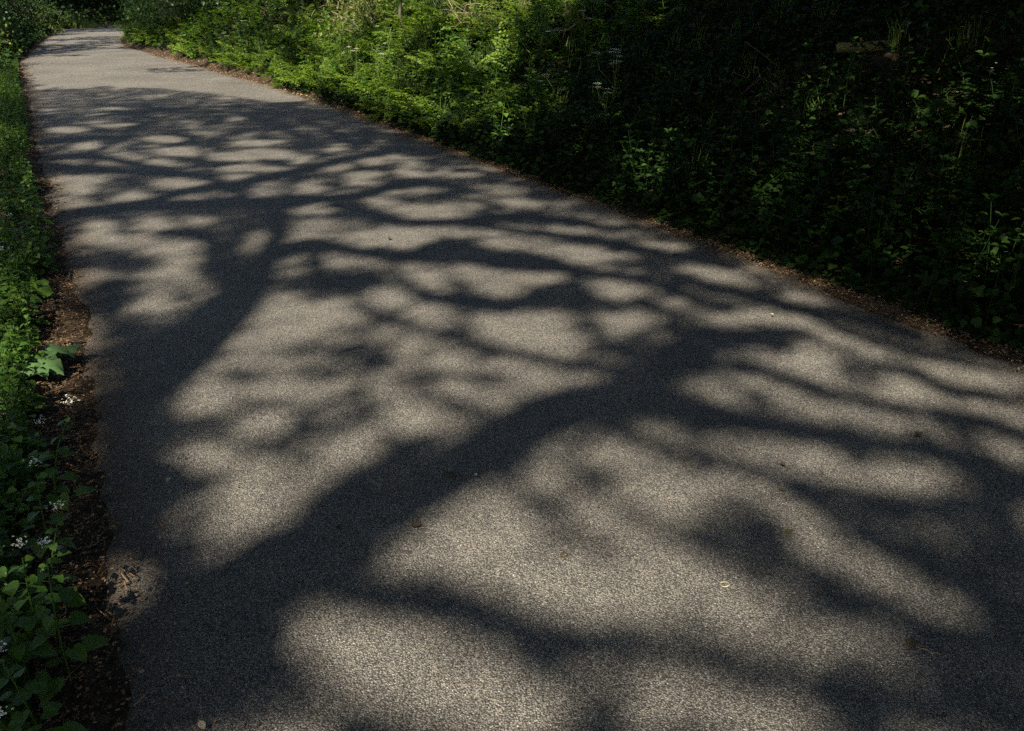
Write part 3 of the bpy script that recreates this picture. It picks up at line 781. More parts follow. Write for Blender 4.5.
def only_bank(P):
    """true where a leaf's shadow falls on the right bank and not on the road or on the sunlit stretch"""
    g0 = P - S * (P[:, 2] / S[2])[:, None]
    s0, q0 = sq(g0)
    d0 = q0 - qr(s0)
    for H, r in FLECK:
        dd = P - H
        dd = dd - (dd @ S)[:, None] * S
        d0 = np.where(np.linalg.norm(dd, axis=1) > r + .09, d0, -1)
    return (d0 > .15) & ~((s0 > 9.3 + .35 * np.clip(d0, 0, 9)) & (s0 < 20))
def canopy_tree(name, label, foot_xy, cx, cy, cz, rx, ry, rz, n, lsz, r_trunk, mat, group=None, ok=None):
    """a tree built where it stands: trunk, limbs and a crown of leaf clumps in an uneven ellipsoid"""
    fz = float(terrain(np.array(foot_xy[0]), np.array(foot_xy[1])))
    foot = np.array([foot_xy[0], foot_xy[1], fz - .1])
    root = tree_obj(name, foot, label, group)
    nc = max(14, n // 160)
    d = rng.normal(0, 1, (nc, 3)); d /= np.linalg.norm(d, axis=1, keepdims=True)
    C = np.array([cx, cy, cz]) + d * (rng.random(nc) ** .45)[:, None] * np.array([rx, ry, rz])
    if ok: C = C[ok(C)]; nc = len(C)
    k = rng.integers(0, nc, n)
    sg = .16 * (rx + ry + rz) / 3 + .12
    P = C[k] + rng.normal(0, sg, (n, 3))
    if ok: P = P[ok(P)]; n = len(P)
    lv = MB().inst(DIAMOND, scaled(rot_rand(n), rng.uniform(.7, 1.3, n) * lsz), P)
    wd = MB(); t = np.linspace(0, 1, 9)[:, None]
    top = np.array([cx, cy, cz + .3 * rz]); mid = foot + np.array([0, 0, (cz - fz) * .6])
    ctr = (1 - t) ** 2 * foot + 2 * (1 - t) * t * mid + t ** 2 * top
    ctr[1:-1] += rng.normal(0, r_trunk * .25, (7, 3))
    tube(wd, ctr, np.interp(t[:, 0], [0, .1, 1], [r_trunk * 1.4, r_trunk, r_trunk * .3]), 9)
    for i in range(nc):
        j = rng.integers(3, 8); a0 = ctr[j]
        tube(wd, [a0, (a0 + C[i]) / 2 + rng.normal(0, .15, 3), C[i]], [r_trunk * .3, r_trunk * .18, .008], 5, False)
    child_local(wd, root, "trunk", M_BARK, True)
    child_local(lv, root, "crown", mat)
    return root
def off_road(P):
    """true where a leaf's shadow falls well left of the lane or behind the viewer"""
    g0 = P - S * (P[:, 2] / S[2])[:, None]
    s0, q0 = sq(g0)
    dl = ql(s0) - q0
    return ((dl > 1.0) & ~((s0 > 15) & (s0 < 26))) | (s0 < -.4) | only_bank(P)
for i, (s0, q0, h) in enumerate([(-9, -9, 9), (-9, -3, 9), (-9, 3.5, 9), (-4, -10, 9), (1, -10, 9), (6, -10, 9), (12, -10, 9), (-13, -1, 11)]):  # unseen trees added to block skylight, leaves kept where shadows miss the lane
    fx, fy = xy(s0, q0)
    canopy_tree("sky_block_tree", "unseen leafy tree added behind the viewer to block skylight" if i in (0, 1, 2, 7) else "unseen leafy tree added left of the lane to block skylight", (fx, fy), fx, fy, h, 4.5, 4.5, 4.0, 8000, .27, .22, M_CROWN, "sky blocking trees added behind the viewer" if i in (0, 1, 2, 7) else "sky blocking trees added left of the lane", off_road)
# trees added along the right bank: crowns shaped to block its skylight
for i, (s0, d0, h) in enumerate([(-4, 7.2, 7.5), (-.5, 7.6, 7), (3, 7.0, 7.2), (6.5, 7.8, 7.6), (10.5, 8.5, 8), (15, 8, 8)]):
    fx, fy = xy(s0, float(qr(s0)) + d0); cx, cy = xy(s0 - .5, float(qr(s0)) + d0 - 6.2)
    canopy_tree("sky_block_bank_tree", "tree added on top of the right bank, its low crown blocking skylight", (fx, fy), cx, cy, h, 5.0, 5.0, 2.4, 16000, .24, .2, M_EVER, "trees added to block sky over the right bank", only_bank)

# ------------------------------------------------------------------ undergrowth
def surf(s, d, side):
    q = qr(s) + d if side == 'r' else ql(s) - d
    x, y = xy(s, q)
    return np.stack([x, y, terrain(x, y)], -1)
def scatter(mb, protos, P, smin, smax, tilt=.2):
    k = rng.integers(0, len(protos), len(P))
    for i, pr in enumerate(protos):
        m = k == i
        n = int(m.sum())
        if n: mb.inst(pr, scaled(rot_rand(n, tilt), rng.uniform(smin, smax, n)), P[m])
NETT = [p_nettle(.45, i) for i in range(5)]
PARS = [p_parsley(.40, i + 20) for i in range(4)]
GRAS = [p_grass(.32, 16, i + 40) for i in range(5)]
HERB = [p_herb(.26, i + 60, .040, 17) for i in range(5)]

def lsf(n, s0, s1, d0, d1, pw=1.0): return surf(rng.uniform(s0, s1, n), d0 + (d1 - d0) * rng.random(n) ** pw, 'l')
# right bank; the plants leave the log free
LOG = hit(875, 46, .08)
def rs(n, s0, s1, d0, d1, pw=1.0):
    P = surf(rng.uniform(s0, s1, n), d0 + (d1 - d0) * rng.random(n) ** pw, 'r')
    near = np.hypot(P[:, 0] - LOG[0] * .965, P[:, 1] - LOG[1] * .965) < .20
    P[near] = surf(np.full(near.sum(), s0), np.full(near.sum(), d1), 'r')
    return P
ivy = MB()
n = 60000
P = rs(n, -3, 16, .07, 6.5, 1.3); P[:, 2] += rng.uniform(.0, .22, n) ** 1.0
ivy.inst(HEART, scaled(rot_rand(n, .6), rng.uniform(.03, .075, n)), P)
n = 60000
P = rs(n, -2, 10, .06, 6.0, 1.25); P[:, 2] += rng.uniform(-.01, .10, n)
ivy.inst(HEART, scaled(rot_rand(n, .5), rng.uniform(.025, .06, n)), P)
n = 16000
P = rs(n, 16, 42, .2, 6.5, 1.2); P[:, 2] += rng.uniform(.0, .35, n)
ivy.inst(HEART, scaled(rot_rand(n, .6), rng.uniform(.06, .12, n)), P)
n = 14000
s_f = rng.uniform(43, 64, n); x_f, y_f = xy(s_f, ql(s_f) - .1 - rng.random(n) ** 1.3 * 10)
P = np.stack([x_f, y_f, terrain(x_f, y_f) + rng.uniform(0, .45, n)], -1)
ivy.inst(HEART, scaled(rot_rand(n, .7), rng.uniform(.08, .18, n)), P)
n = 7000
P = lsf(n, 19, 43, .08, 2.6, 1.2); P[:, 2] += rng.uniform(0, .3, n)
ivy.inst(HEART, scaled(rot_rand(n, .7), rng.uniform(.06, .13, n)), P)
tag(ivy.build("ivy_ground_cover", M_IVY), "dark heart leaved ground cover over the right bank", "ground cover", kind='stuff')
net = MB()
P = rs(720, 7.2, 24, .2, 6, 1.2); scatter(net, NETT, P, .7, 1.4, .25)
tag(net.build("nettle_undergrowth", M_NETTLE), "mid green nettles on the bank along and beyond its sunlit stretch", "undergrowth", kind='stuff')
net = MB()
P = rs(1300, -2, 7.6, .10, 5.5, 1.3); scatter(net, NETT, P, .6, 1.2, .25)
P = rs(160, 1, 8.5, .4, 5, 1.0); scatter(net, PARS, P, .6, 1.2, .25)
tag(net.build("shade_dark_undergrowth", M_SHADELEAF), "leafy plants with shade-darkened leaves crowding the right bank", "undergrowth", kind='stuff')
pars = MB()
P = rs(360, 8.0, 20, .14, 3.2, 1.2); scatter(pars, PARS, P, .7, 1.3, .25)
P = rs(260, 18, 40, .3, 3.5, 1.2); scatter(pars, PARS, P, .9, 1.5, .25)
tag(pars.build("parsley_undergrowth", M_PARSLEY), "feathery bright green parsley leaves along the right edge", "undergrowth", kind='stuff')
gr = MB()
P = rs(110, 2, 8, .3, 5.0, 1.0); scatter(gr, GRAS, P, .6, 1.0, .25)
P = rs(420, 8, 20, .25, 5.5, 1.0); scatter(gr, GRAS, P, .7, 1.3, .25)
# left verge
P = lsf(260, 5.0, 16, .2, 2.2, 1.3); scatter(gr, GRAS, P, .4, .75, .3)
P = lsf(260, 16, 31, .2, 3.0, 1.3); scatter(gr, GRAS, P, .6, 1.0, .3)
P = lsf(250, 1, 6, .45, 2.5, 1.0); scatter(gr, GRAS, P, .5, .9, .25)
tag(gr.build("verge_grass", M_GRASS), "long green grass tufts growing through both verges", "grass", kind='stuff')
hb = MB()
P = lsf(1600, .2, 5.5, .22, 1.6, 1.3); scatter(hb, HERB, P, .5, 1.0, .25)
P = lsf(1900, 5.5, 22, .12, 2.2, 1.3); scatter(hb, HERB, P, .6, 1.2, .25)
tag(hb.build("herb_undergrowth", M_HERB), "heart leaved green herbs filling the left verge", "undergrowth", kind='stuff')

# leaf litter strips
lit = MB()
CHIP = (np.array([(-.5, 0, 0), (.5, .05, .05), (.4, .6, .1), (-.35, .5, 0)], float), np.array([(0, 1, 2, 3)]), np.zeros((0, 3), int))
def litter(P, smin, smax, tilt=.35):
    n = len(P); P = P.copy(); P[:, 2] = np.maximum(P[:, 2], .002) + rng.uniform(.002, .012, n)
    lit.inst(CHIP, scaled(rot_rand(n, tilt), rng.uniform(smin, smax, n)), P)
def twiglets(P, Lmin, Lmax):
    n = len(P); P = P.copy(); P[:, 2] = np.maximum(P[:, 2], .002) + rng.uniform(.003, .010, n)
    V = np.array([(-.02, -.5, 0), (.02, -.5, 0), (.03, 0, .012), (.03, .5, 0), (-.03, .5, 0), (-.01, 0, .03)], float)
    lit.inst((V, np.array([(0, 1, 2, 5), (5, 2, 3, 4)]), np.zeros((0, 3), int)), scaled(rot_rand(n, .2), rng.uniform(Lmin, Lmax, n)), P)
def edge_l(n, s0, s1, spread, mean): return surf(rng.uniform(s0, s1, n), mean + rng.normal(0, spread, n), 'l')
litter(edge_l(16000, .3, 7, .16, .25), .004, .014); litter(edge_l(900, .3, 7, .15, .2), .010, .018); litter(edge_l(9000, .3, 7, .15, .2), .003, .008); litter(edge_l(5000, 7, 24, .15, .15), .01, .03)
litter(surf(rng.uniform(-1, 9, 14000), .06 + rng.normal(0, .07, 14000), 'r'), .004, .016)
litter(surf(rng.uniform(9, 26, 5000), .08 + rng.normal(0, .12, 5000), 'r'), .01, .035)
twiglets(edge_l(3000, .3, 7, .15, .22), .02, .07)
twiglets(surf(rng.uniform(-1, 12, 1200), .10 + rng.normal(0, .07, 1200), 'r'), .02, .06)
litter(edge_l(1300, .3, 9, .04, -.04), .004, .010); litter(surf(rng.uniform(-1, 12, 2200), -.05 + rng.normal(0, .05, 2200), 'r'), .004, .012)
litter(edge_l(160, .3, 1.6, .10, -.12), .005, .013)
# sparse crumbs on the carriageway
ss = rng.uniform(.3, 12, 900); qq = ql(ss) + rng.uniform(.1, 3.7, 900); xx, yy = xy(ss, qq)
litter(np.stack([xx, yy, np.zeros(900)], -1), .003, .009)
tag(lit.build("leaf_litter", M_LITTER), "brown bud scales and twig bits along both road edges", "leaf litter", kind='stuff')

# ------------------------------------------------------------------ far trees and shrubs
FLECK += [(hit(490, 8, .3), .6), (hit(470, 40, .2), .45), (hit(355, 12, .4), .65), (hit(340, 30, .4), .5)]
pb = np.concatenate([clump_pts(17.6, 42, .25, 7.5, 22000, -.85, 'r', .5, 1.0), clump_pts(9.5, 18, 2.5, 8.5, 9000, -.8, 'r', 1.4, 1.0), clump_pts(9.2, 17.6, .3, 2.6, 5200, .22, 'r', .5, 1.7)])  # crown points placed to add shade on the bank, patchy over its sunlit stretch
crown_tree("bank_tree", "leafy tree added high on the far right bank to shade the dark hollow", xy(17, 11.0), pb, 9.5, 1.0, .2, .26, M_EVER)
pf = clump_pts(26.0, 37, -3, 6, 20000, -.3, 'm', 0.0, 1.1)
pf2 = clump_pts(41, 66, -5, 9, 24000, -.8, 'm', 0.3, .9)
crown_tree("lane_tree", "leafy tree leaning over the lane beyond its sunlit stretch", xy(22, -5.5), pf, 9.5, .9, .16, .22)
crown_tree("lane_tree", "dark leafy tree over the far end of the lane", xy(36, -6.0), pf2, 10.5, 1.2, .3, .26)
pf3 = clump_pts(19.6, 21.0, 2.3, 7, 1500, -.6, 'm', 0.2, 1.3)
crown_tree("lane_tree", "slim young tree on the right bank reaching out over the sunlit lane", xy(20.5, 7.2), pf3, 7.5, .5, .13, .10)
def shrub(name, label, P0, rx, ry, rz, n, lsz, mat, proto=DIAMOND, nst=9, group=None, smat=None, cat='shrub'):
    P0 = np.array(P0, float); P0[2] = float(terrain(P0[0], P0[1])) - .05
    root = tag(empty(name, P0), label, cat, group)
    nc = max(10, n // 60)
    d = rng.normal(0, 1, (nc, 3)); d /= np.linalg.norm(d, axis=1, keepdims=True); d[:, 2] = np.abs(d[:, 2])
    C = P0 + d * (rng.random(nc) ** .4)[:, None] * np.array([rx, ry, rz]) + np.array([0, 0, rz * .08])
    k = rng.integers(0, nc, n)
    P = C[k] + rng.normal(0, .13 * (rx + rz) / 2 + .03, (n, 3))
    P[:, 2] = np.maximum(P[:, 2], P0[2] + .05)
    fo = MB().inst(proto, scaled(rot_rand(n), rng.uniform(.7, 1.35, n) * lsz), P)
    st = MB()
    for i in range(min(nc, nst * 3)):
        b0 = P0 + np.array([rng.normal(0, .08 * rx), rng.normal(0, .08 * ry), 0])
        tube(st, [b0, b0 * .45 + C[i] * .55 + np.array([0, 0, .12 * rz]), C[i]], [.022 * rz + .004, .013 * rz + .003, .003], 4, False)
    child_local(st, root, "stem", smat or M_BARK)
    child_local(fo, root, "foliage", mat)
    return root
def sh_px(px, py): return hit(px, py)
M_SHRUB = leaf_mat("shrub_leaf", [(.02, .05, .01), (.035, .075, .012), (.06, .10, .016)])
M_SHRUBL = leaf_mat("sunlit_shrub_leaf", [(.06, .09, .016), (.10, .13, .025), (.15, .17, .04)], trans=.35)  # paler copy of the shrub leaf, sunlight put into its colour
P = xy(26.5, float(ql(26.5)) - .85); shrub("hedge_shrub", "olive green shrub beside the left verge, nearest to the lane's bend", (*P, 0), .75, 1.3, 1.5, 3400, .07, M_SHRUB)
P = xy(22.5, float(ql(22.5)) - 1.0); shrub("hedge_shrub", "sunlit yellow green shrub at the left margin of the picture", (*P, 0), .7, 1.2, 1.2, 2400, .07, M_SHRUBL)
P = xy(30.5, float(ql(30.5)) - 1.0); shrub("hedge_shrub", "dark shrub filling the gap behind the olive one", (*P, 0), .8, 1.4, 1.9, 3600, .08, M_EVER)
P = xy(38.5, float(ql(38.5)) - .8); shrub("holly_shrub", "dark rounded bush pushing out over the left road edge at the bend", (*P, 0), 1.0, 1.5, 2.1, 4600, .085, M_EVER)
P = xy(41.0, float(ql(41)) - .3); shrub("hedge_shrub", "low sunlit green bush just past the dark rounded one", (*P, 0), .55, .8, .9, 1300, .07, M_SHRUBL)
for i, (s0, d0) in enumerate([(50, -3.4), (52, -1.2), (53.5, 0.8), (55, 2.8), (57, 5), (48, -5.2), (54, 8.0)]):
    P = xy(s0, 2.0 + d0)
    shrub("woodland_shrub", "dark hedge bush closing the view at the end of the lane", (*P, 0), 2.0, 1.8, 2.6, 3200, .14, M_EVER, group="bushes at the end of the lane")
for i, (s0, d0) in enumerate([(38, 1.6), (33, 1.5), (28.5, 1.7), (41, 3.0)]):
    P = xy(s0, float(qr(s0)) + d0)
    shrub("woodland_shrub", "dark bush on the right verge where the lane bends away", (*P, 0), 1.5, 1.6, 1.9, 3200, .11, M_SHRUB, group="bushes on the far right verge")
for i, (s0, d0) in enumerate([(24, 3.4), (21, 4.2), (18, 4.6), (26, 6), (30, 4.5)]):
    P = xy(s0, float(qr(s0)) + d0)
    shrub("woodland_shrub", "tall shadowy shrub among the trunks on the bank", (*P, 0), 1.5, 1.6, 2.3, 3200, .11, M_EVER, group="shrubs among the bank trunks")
# trees whose trunks stand among them
for i, (s0, q0, r, h) in enumerate([(50, -3.5, .16, 8), (56, -.5, .2, 9), (57, 3, .2, 9), (52, 8.5, .18, 9), (56, -6, .2, 9), (42, 8.8, .2, 8), (34, 9.2, .2, 8), (28, 10, .18, 8), (23, 10, .16, 8)]):
    P = xy(s0, q0)
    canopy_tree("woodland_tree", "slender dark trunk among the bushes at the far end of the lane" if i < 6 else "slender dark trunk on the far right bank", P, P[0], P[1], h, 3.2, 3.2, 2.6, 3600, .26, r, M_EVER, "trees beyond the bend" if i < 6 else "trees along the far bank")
# grass in the sun at the end
endg = MB()
A = hit(72, 25)
P = A + np.stack([rng.normal(0, 1.0, 150), rng.normal(0, .5, 150), np.zeros(150)], -1); P[:, 2] = terrain(P[:, 0], P[:, 1])
scatter(endg, GRAS, P, .8, 1.5, .25)
tag(endg.build("sunlit_grass", M_GRASS), "patch of pale grass where the lane turns out of sight", "grass", kind='stuff')

# ------------------------------------------------------------------ single plants
def umbel_plant(label, head_px, h, n_heads, seed, group=None, spread=.16):
    """cow parsley: ribbed stem, a few fern leaves, flat white heads on spokes"""
    g = np.random.default_rng(seed)
    top = hit(*head_px, h)
    foot = np.array([top[0], top[1], float(terrain(top[0], top[1]))])
    root = tag(empty("cow_parsley", foot), label, "wild flower", group)
    hh = top[2] - foot[2]
    st = MB(); lean = g.normal(0, .05, 2)
    ax = [np.array([lean[0] * t, lean[1] * t, hh * .72 * t]) for t in np.linspace(0, 1, 5)]
    tube(st, ax, np.linspace(.006, .0035, 5), 5, False)
    lf = MB()
    for k in range(3):
        pr = p_parsley(.3, seed * 7 + k); lf.inst(pr, scaled(rot_rand(1, .2), np.array([.7])), (ax[k] * .8)[None])
    heads = []
    for k in range(n_heads):
        a0 = ax[4] if k % 2 == 0 else ax[3]
        an = k * 2.4 + g.uniform(-.4, .4)
        rad = spread * (g.uniform(.15, 1.0) if k else .1)
        e = np.array([math.cos(an) * rad, math.sin(an) * rad, hh * g.uniform(.86, 1.08)])
        tube(st, [a0, a0 * .5 + e * .5 + np.array([math.cos(an) * rad * .3, math.sin(an) * rad * .3, 0]), e], [.003, .002, .0015], 4, False)
        hd = MB(); R = g.uniform(.032, .05)
        for u in range(11):
            a2 = u * 2.4; r2 = R * math.sqrt((u + .5) / 11)
            c = e + np.array([math.cos(a2) * r2, math.sin(a2) * r2, .022 - r2 * .2])
            tube(st, [e, c], .0007, 3, False)
            n = 12
            Pp = c + np.stack([g.normal(0, .0045, n), g.normal(0, .0045, n), g.normal(0, .002, n)], -1)
            hd.inst(DIAMOND, scaled(rot_rand(n, .5), g.uniform(.004, .007, n)), Pp)
        heads.append(hd)
    def ch(mb, nm, mt): return mb.build(nm, mt, root)
    ch(st, "stem", M_STEM); ch(lf, "foliage", M_PARSLEY)
    for hd in heads: ch(hd, "flower_head", M_WHITE)
    return root
umbel_plant("tall white flowered parsley with many heads alone on the dark bank", (615, 56), .6, 8, 1, spread=.2)
umbel_plant("white flowered parsley standing low beside the tallest one on the dark bank", (606, 88), .45, 5, 2)
umbel_plant("pair of white parsley heads at the edge of the sunlit bank", (545, 78), .45, 4, 3)
umbel_plant("single white parsley head high on the bank near the dead canes", (588, 14), .5, 2, 4)
umbel_plant("white flowered parsley leaning at the shady left end of the sunlit patch", (240, 18), .9, 5, 5, spread=.3)
umbel_plant("smaller parsley with white heads nearer the road at the shady end", (226, 34), .7, 3, 6)
umbel_plant("parsley with three white heads in the middle of the sunlit patch", (355, 45), .7, 3, 7)
umbel_plant("parsley with white heads against the dark hollow behind the sunlit patch", (382, 50), .7, 4, 8)

# broad leaved docks on the left verge
def dock(label, px, n, L, seed, mat=M_DOCK):
    g = np.random.default_rng(seed); c = hit(*px)
    root = tag(empty("broad_dock", c), label, "plant")
    st = MB()
    for k in range(n):
        yaw = g.uniform(-2.2, 1.4) if k else -.15
        le = L * g.uniform(.7, 1.1); p = g.uniform(.0, .5)
        rows = 9; w = le * .33
        V = []
        for i in range(rows):
            t = i / (rows - 1)
            ww = w * math.sin(math.pi * min(1, t * .92 + .08)) ** .7 * (1.1 - .35 * t)
            cz = .06 + le * (.35 * t - .42 * t * t) * (1 + p)
            for j in (-2, -1, 0, 1, 2):
                x = t * le + .03; y = ww * j / 2 * (1 + .05 * math.sin(9 * t + j))
                z = cz - .22 * abs(y) + .012 * math.sin(14 * t + k) * abs(j) + (.006 if j == 0 else 0)
                V.append((x * math.cos(yaw) - y * math.sin(yaw), x * math.sin(yaw) + y * math.cos(yaw), z))
        Q = [(i * 5 + j, i * 5 + j + 1, i * 5 + j + 6, i * 5 + j + 5) for i in range(rows - 1) for j in range(4)]
        MB().add(V, Q).build("leaf", mat, root, True)
        tube(st, [(0, 0, 0), (.02 * math.cos(yaw), .02 * math.sin(yaw), .05), V[2]], [.006, .005, .004], 5, False)
    st.build("stalk", M_STEM, root)
    return root
dock("broad pale dock leaves spreading onto the litter at the left road edge", (22, 372), 5, .26, 3)
dock("smaller dark dock plant by the yellow leaf on the left verge", (22, 300), 4, .18, 4, M_HERB)

# garlic mustard with white flowers in the left verge
def mustard_proto(seed):
    g = np.random.default_rng(seed)
    root = tag(empty("garlic_mustard"), "garlic mustard with a small white flower head in the left verge", "wild flower", "flowering garlic mustard on the left verge")
    MB().add(*p_herb(.30, seed, .044, 16)).build("foliage", M_HERB, root)
    hd = MB()
    n = 26; Pp = np.stack([g.normal(0, .009, n), g.normal(0, .009, n), .345 + g.normal(0, .005, n)], -1)
    lean = np.random.default_rng(seed).normal(0, .15, 2); Pp[:, :2] += lean * .34
    hd.inst(DIAMOND, scaled(rot_rand(n, .6), g.uniform(.006, .010, n)), Pp)
    hd.build("flower_head", M_WHITE, root)
    return root
MUS = [mustard_proto(200 + i) for i in range(4)]
for i, (x, y) in enumerate([(28, 478), (30, 530), (5, 538), (15, 560), (14, 658), (20, 678), (40, 582), (2, 600), (17, 725), (36, 432), (8, 400), (10, 262), (12, 225), (22, 420)]):
    o = MUS[i % 4] if i < 4 else copy_tree(MUS[i % 4])
    t_ = hit(x, y, .30); sc = .85 + .3 * rng.random()
    o.location = (t_[0], t_[1], float(terrain(t_[0], t_[1])))
    o.rotation_euler = (0, 0, rng.uniform(0, 6.28)); o.scale = (sc,) * 3
# nettles that stand out on the right bank
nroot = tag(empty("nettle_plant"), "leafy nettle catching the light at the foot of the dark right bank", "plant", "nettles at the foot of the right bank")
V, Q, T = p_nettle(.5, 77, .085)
MB().add(V, Q, T).build("foliage", M_SHADELEAF, nroot)  # foliage takes the leaf colour darkened for shade
for i, (x, y) in enumerate([(1000, 290), (975, 300), (1015, 270), (770, 205), (790, 215), (750, 190), (612, 170), (650, 175), (700, 195), (840, 235), (860, 250), (900, 260), (930, 290), (500, 130), (520, 125), (560, 145)]):
    o = nroot if i == 0 else copy_tree(nroot)
    t_ = hit(x, y); o.location = (t_[0], t_[1], float(terrain(t_[0], t_[1]))); o.rotation_euler = (0, 0, rng.uniform(0, 6.28)); sc = rng.uniform(.7, 1.05); o.scale = (sc,) * 3
# small white flowers high on the dark bank
sroot = tag(empty("stitchwort"), "tiny white starry flowers in the dark at the top right of the bank", "wild flower", "white stars on the dark bank")
MB().add(*p_grass(.25, 9, 301)).build("foliage", M_GRASS, sroot)
hd = MB(); Pp = np.stack([rng.normal(0, .05, 9), rng.normal(0, .05, 9), rng.uniform(.22, .3, 9)], -1)
for p_ in Pp[:5]:
    MB().inst(DIAMOND, scaled(axis_rot(np.arange(5) * 1.256, .3), np.full(5, .012)), np.repeat(p_[None], 5, 0)).build("flower_head", M_WHITE, sroot)
for i, (x, y) in enumerate([(985, 12), (965, 22), (910, 104), (1002, 68), (945, 90), (828, 62)]):
    o = sroot if i == 0 else copy_tree(sroot)
    t_ = hit(x, y, .25); o.location = (t_[0], t_[1], float(terrain(t_[0], t_[1])) - .02); o.rotation_euler = (0, 0, i * 1.7)

# dead canes and dry shrub in the sun
def cane_tangle(label, c, n, rx, ry, h, seed, name="dead_canes", r0=.011):
    g = np.random.default_rng(seed); c = np.array(c); c[2] = float(terrain(c[0], c[1]))
    root = tag(empty(name, c), label, "dead branches")
    m = MB()
    for k in range(n):
        p = np.array([g.uniform(-rx, rx) * .6, g.uniform(-ry, ry) * .6, 0]); d = np.array([g.normal(0, .6), g.normal(0, .6), g.uniform(.4, 1.2)])
        pts = [p]; L = h * g.uniform(.7, 1.7) / 7
        for i in range(8):
            d = d + g.normal(0, .36, 3) + np.array([0, 0, -.16]); d /= np.linalg.norm(d)
            q = pts[-1] + d * L; q[2] = max(q[2], .01); pts.append(q)
        tube(m, pts, np.linspace(r0 * g.uniform(.5, 1.2), .002, 9), 5)
        for b in range(2):
            j = g.integers(2, 7); tube(m, [pts[j], pts[j] + g.normal(0, .1, 3), pts[j] + g.normal(0, .2, 3) + [0, 0, .05]], [.004, .003, .0015], 4, False)
    m.build("cane", M_DEAD, root)
    return root
cane_tangle("tangle of dead tan canes in the sun above the green bank", hit(492, 26), 30, .7, .4, .8, 5, r0=.0075)
cane_tangle("dry bent twigs lying on the bank below the dead canes", hit(465, 56), 5, .4, .3, .5, 6, "dead_twigs")
cane_tangle("grey broken branch lying in the shade high on the bank", hit(600, 30), 6, .5, .3, .6, 8, "fallen_branch", .02)
cane_tangle("dead brown stalks near the middle of the dark bank", hit(768, 96), 5, .12, .10, .18, 9, "dead_stalks", .004)
c = hit(352, 30)
shrub("dry_shrub", "straw coloured dry shrub lit by the sun behind the parsley", c, .75, .6, .9, 420, .14, M_STRAW, BLADE, 8, smat=M_DEAD)
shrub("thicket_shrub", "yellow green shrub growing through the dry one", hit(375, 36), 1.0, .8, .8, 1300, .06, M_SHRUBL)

# bare stems standing at the back of the bank
def stem_tree(label, px, h, r, lean, seed):
    c = hit(*px); c[2] -= .1
    root = tag(empty("sapling", c), label, "sapling")
    m = MB(); g = np.random.default_rng(seed)
    pts = [np.array([lean * t * h + g.normal(0, .02), g.normal(0, .03), t * h]) for t in np.linspace(0, 1, 9)]
    tube(m, pts, np.linspace(r, r * .4, 9), 7)
    m.build("trunk", M_BARK, root, True)
    for k in range(6):
        tw = MB(); j = g.integers(3, 9); d = g.normal(0, .4, 3); tube(tw, [pts[j], pts[j] + d * .5 + [0, 0, .1], pts[j] + d + [0, 0, .3]], [r * .35, r * .2, .003], 4, False)
        tw.build("branch", M_BARK, root)
stem_tree("thin pale sapling leaning in the dark left of the dry shrub", (303, 22), 4.5, .045, .10, 1)
stem_tree("thin upright sapling in the dark hollow right of the dry shrub", (403, 40), 4.0, .03, -.02, 2)
stem_tree("dark sapling at the shady end of the right verge", (186, 22), 5.0, .06, .03, 3)

# the fallen log
c = LOG
log = tag(empty("fallen_log", c, math.radians(-10)), "short mossy log lying level in the dark near the top of the bank", "log")
m = MB(); L = .57
xs = np.linspace(-L / 2, L / 2, 15)
V = []; n = 14
for i, x in enumerate(xs):
    for k in range(n):
        th = 2 * math.pi * k / n
        r = .042 * (1 - .12 * (2 * abs(x) / L) ** 4) * (1 + .13 * math.sin(3 * th + 5 * x) + .08 * math.sin(21 * x + th) + .05 * math.sin(7 * th))
        V.append((x, r * math.cos(th), r * math.sin(th) + .015 * math.sin(6 * x)))
Q = [(i * n + k, i * n + (k + 1) % n, (i + 1) * n + (k + 1) % n, (i + 1) * n + k) for i in range(14) for k in range(n)]
b0 = len(V); V += [(xs[0] - .012, 0, 0), (xs[-1] + .015, 0, 0)]
T = [(b0, (k + 1) % n, k) for k in range(n)] + [(b0 + 1, 14 * n + k, 14 * n + (k + 1) % n) for k in range(n)]
M_LOG = plain_mat("mossy_log", [(.07, .062, .02), (.15, .13, .05), (.24, .20, .10)], .9, .1, 30)
m.add(V, Q, T).build("bark", M_LOG, log, True)
st = MB(); tube(st, [(-.1, 0, .02), (-.12, -.03, .05), (-.125, -.04, .06)], [.014, .011, .009], 7); st.build("branch_stub", M_LOG, log)

# ------------------------------------------------------------------ single leaves and twigs lying about
def fallen_leaf(label, px, L, mat, seed, curl=.3, name="fallen_leaf", w=.4, cat="leaf"):
    g = np.random.default_rng(seed); c = hit(*px)
    m = MB(); rows = 7; V = []
    yaw = g.uniform(0, 6.28)
    for i in range(rows):
        t = i / (rows - 1); ww = L * w * math.sin(math.pi * (t * .94 + .04)) ** .8
        for j in (-1, -.5, 0, .5, 1):
            x = (t - .5) * L; y = ww * j; z = .003 + curl * (abs(y) ** 1.0) * .9 + curl * L * .7 * (t - .5) ** 2 * (1 + .4 * math.sin(5 * t + seed))
            V.append((x * math.cos(yaw) - y * math.sin(yaw), x * math.sin(yaw) + y * math.cos(yaw), z))
    Q = [(i * 5 + j, i * 5 + j + 1, i * 5 + j + 6, i * 5 + j + 5) for i in range(rows - 1) for j in range(4)]
    m.add(V, Q)
    tube(m, [V[2], (V[2][0] * 1.25, V[2][1] * 1.25, .004), (V[2][0] * 1.5, V[2][1] * 1.5, .006)], .0009, 4, False)
    o = m.build(name, mat, None, True)
    o.location = (c[0], c[1], max(c[2], .004) + .002)
    sol = o.modifiers.new("thickness", 'SOLIDIFY'); sol.thickness = .0006
    tag(o, label, cat)
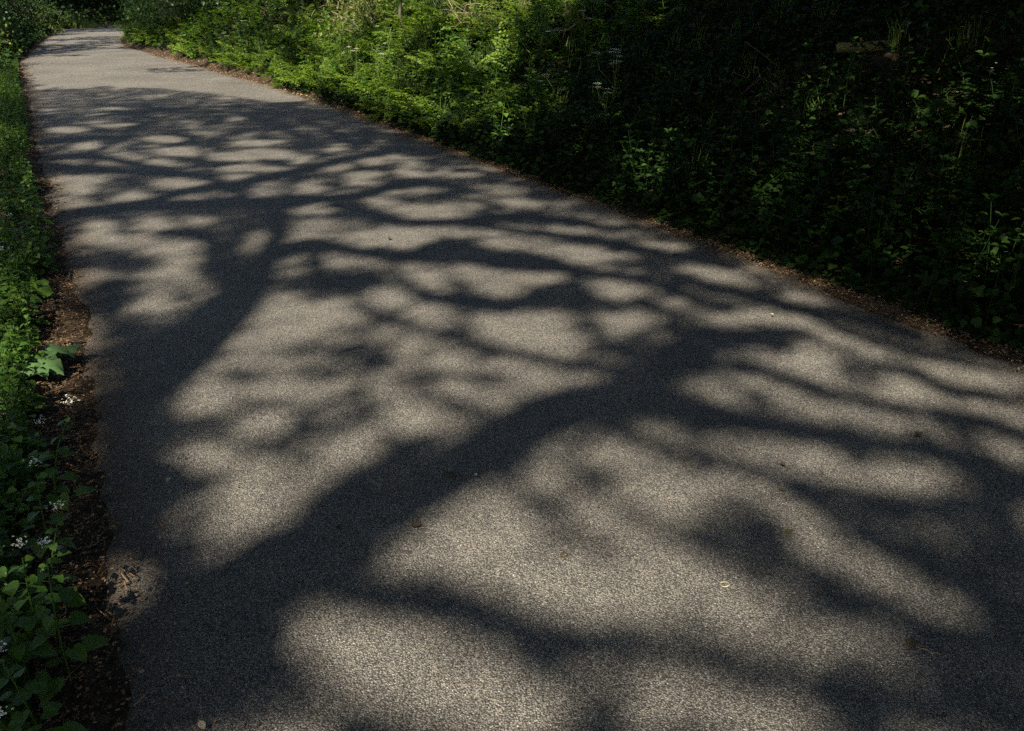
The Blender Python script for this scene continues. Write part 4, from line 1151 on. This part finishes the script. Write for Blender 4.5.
fallen_leaf("curled dark leaf on the thick limb's shadow below the middle of the road", (416, 530), .035, M_LEAFBROWN, 1, .8)
fallen_leaf("small dark leaf at the left in the broad trunk shadow", (339, 531), .025, M_LEAFBROWN, 2, .7)
fallen_leaf("small curled dark leaf on sunlit asphalt below the short twig shadow", (564, 559), .028, M_LEAFBROWN, 3, .8)
fallen_leaf("flat olive leaf inside the thick limb's shadow beside a white petal", (452, 477), .04, M_LEAFOLIVE, 4, .15)
fallen_leaf("tiny white petal beside the olive leaf in the limb's shadow", (476, 477), .014, M_WHITE, 5, .3, "white_petal", .45, "petal")
fallen_leaf("pale straw coloured leaf lying on sunlit asphalt in the lower right half", (724, 588), .034, M_LEAFPALE, 6, .3)
fallen_leaf("olive brown leaf above and right of the pale straw one", (788, 535), .028, M_LEAFOLIVE, 7, .4)
fallen_leaf("rounded brown leaf with a pale rim on the right part of the road", (782, 468), .022, M_LEAFBROWN, 8, .9)
fallen_leaf("faint brown leaf just below the rounded brown one", (781, 493), .022, M_LEAFOLIVE, 9, .5)
fallen_leaf("dark curled leaf between two limb shadows near the right edge", (918, 438), .032, M_LEAFBROWN, 10, .8)
fallen_leaf("crumpled olive leaf in the shade at the lower right of the road", (910, 647), .034, M_LEAFOLIVE, 11, .5)
fallen_leaf("pale narrow leaf lying on the left side of the road in half shade", (169, 482), .03, M_LEAFPALE, 12, .3, w=.22)
fallen_leaf("pale leaf at the bottom edge of the picture near the left verge", (203, 729), .03, M_LEAFPALE, 13, .3, w=.3)
fallen_leaf("pale speck of leaf on the sunlit right half between two shadows", (772, 316), .018, M_LEAFPALE, 14, .4)
fallen_leaf("yellow leaf on the litter below the small dock", (33, 304), .055, M_YELLOW, 15, .2, w=.45)
fallen_leaf("tan leaf half curled on the dark litter of the left verge", (58, 551), .035, M_LEAFPALE, 16, .6)
fallen_leaf("small dark leaf crumb on the sunlit upper road", (389, 240), .035, M_LEAFBROWN, 17, .8)
def twig(label, a, b, r, seed, mat=M_DEAD):
    A, B = hit(*a), hit(*b); g = np.random.default_rng(seed)
    o0 = (A + B) / 2; m = MB()
    t = np.linspace(0, 1, 7)[:, None]
    P = A * (1 - t) + B * t; P[:, 2] = np.maximum(terrain(P[:, 0], P[:, 1]), .004) + r + .003
    L = np.linalg.norm(B - A); P[1:-1, :2] += g.normal(0, .035 * L, (5, 2))
    o0[2] = P[:, 2].min() - r
    tube(m, P - o0, np.linspace(r, r * .6, 7), 6)
    tube(m, [P[3] - o0, P[3] - o0 + np.array([g.normal(0, .2), g.normal(0, .2), .03]) * L * .6], [r * .6, r * .4], 5)
    o = m.build("fallen_twig", mat, None, True); o.location = o0
    tag(o, label, "twig")
twig("pale forked twig on the litter by the left road edge", (82, 551), (108, 540), .0022, 1)
twig("long thin twig on the dark litter at the lower left", (45, 690), (86, 678), .0016, 2)
twig("short upright lying twig between the herbs and the road at the lower left", (64, 620), (70, 600), .002, 3)
twig("stubby broken twig on the asphalt near the bottom left verge", (135, 710), (150, 697), .0032, 4)
twig("dark twig with a pale end on the road at the lower right", (915, 650), (940, 658), .0018, 5)
twig("thin straw on the litter at the upper left edge of the road", (30, 222), (58, 221), .0025, 6)
twig("bent twig lying crosswise on the left litter strip", (50, 262), (62, 258), .002, 7)
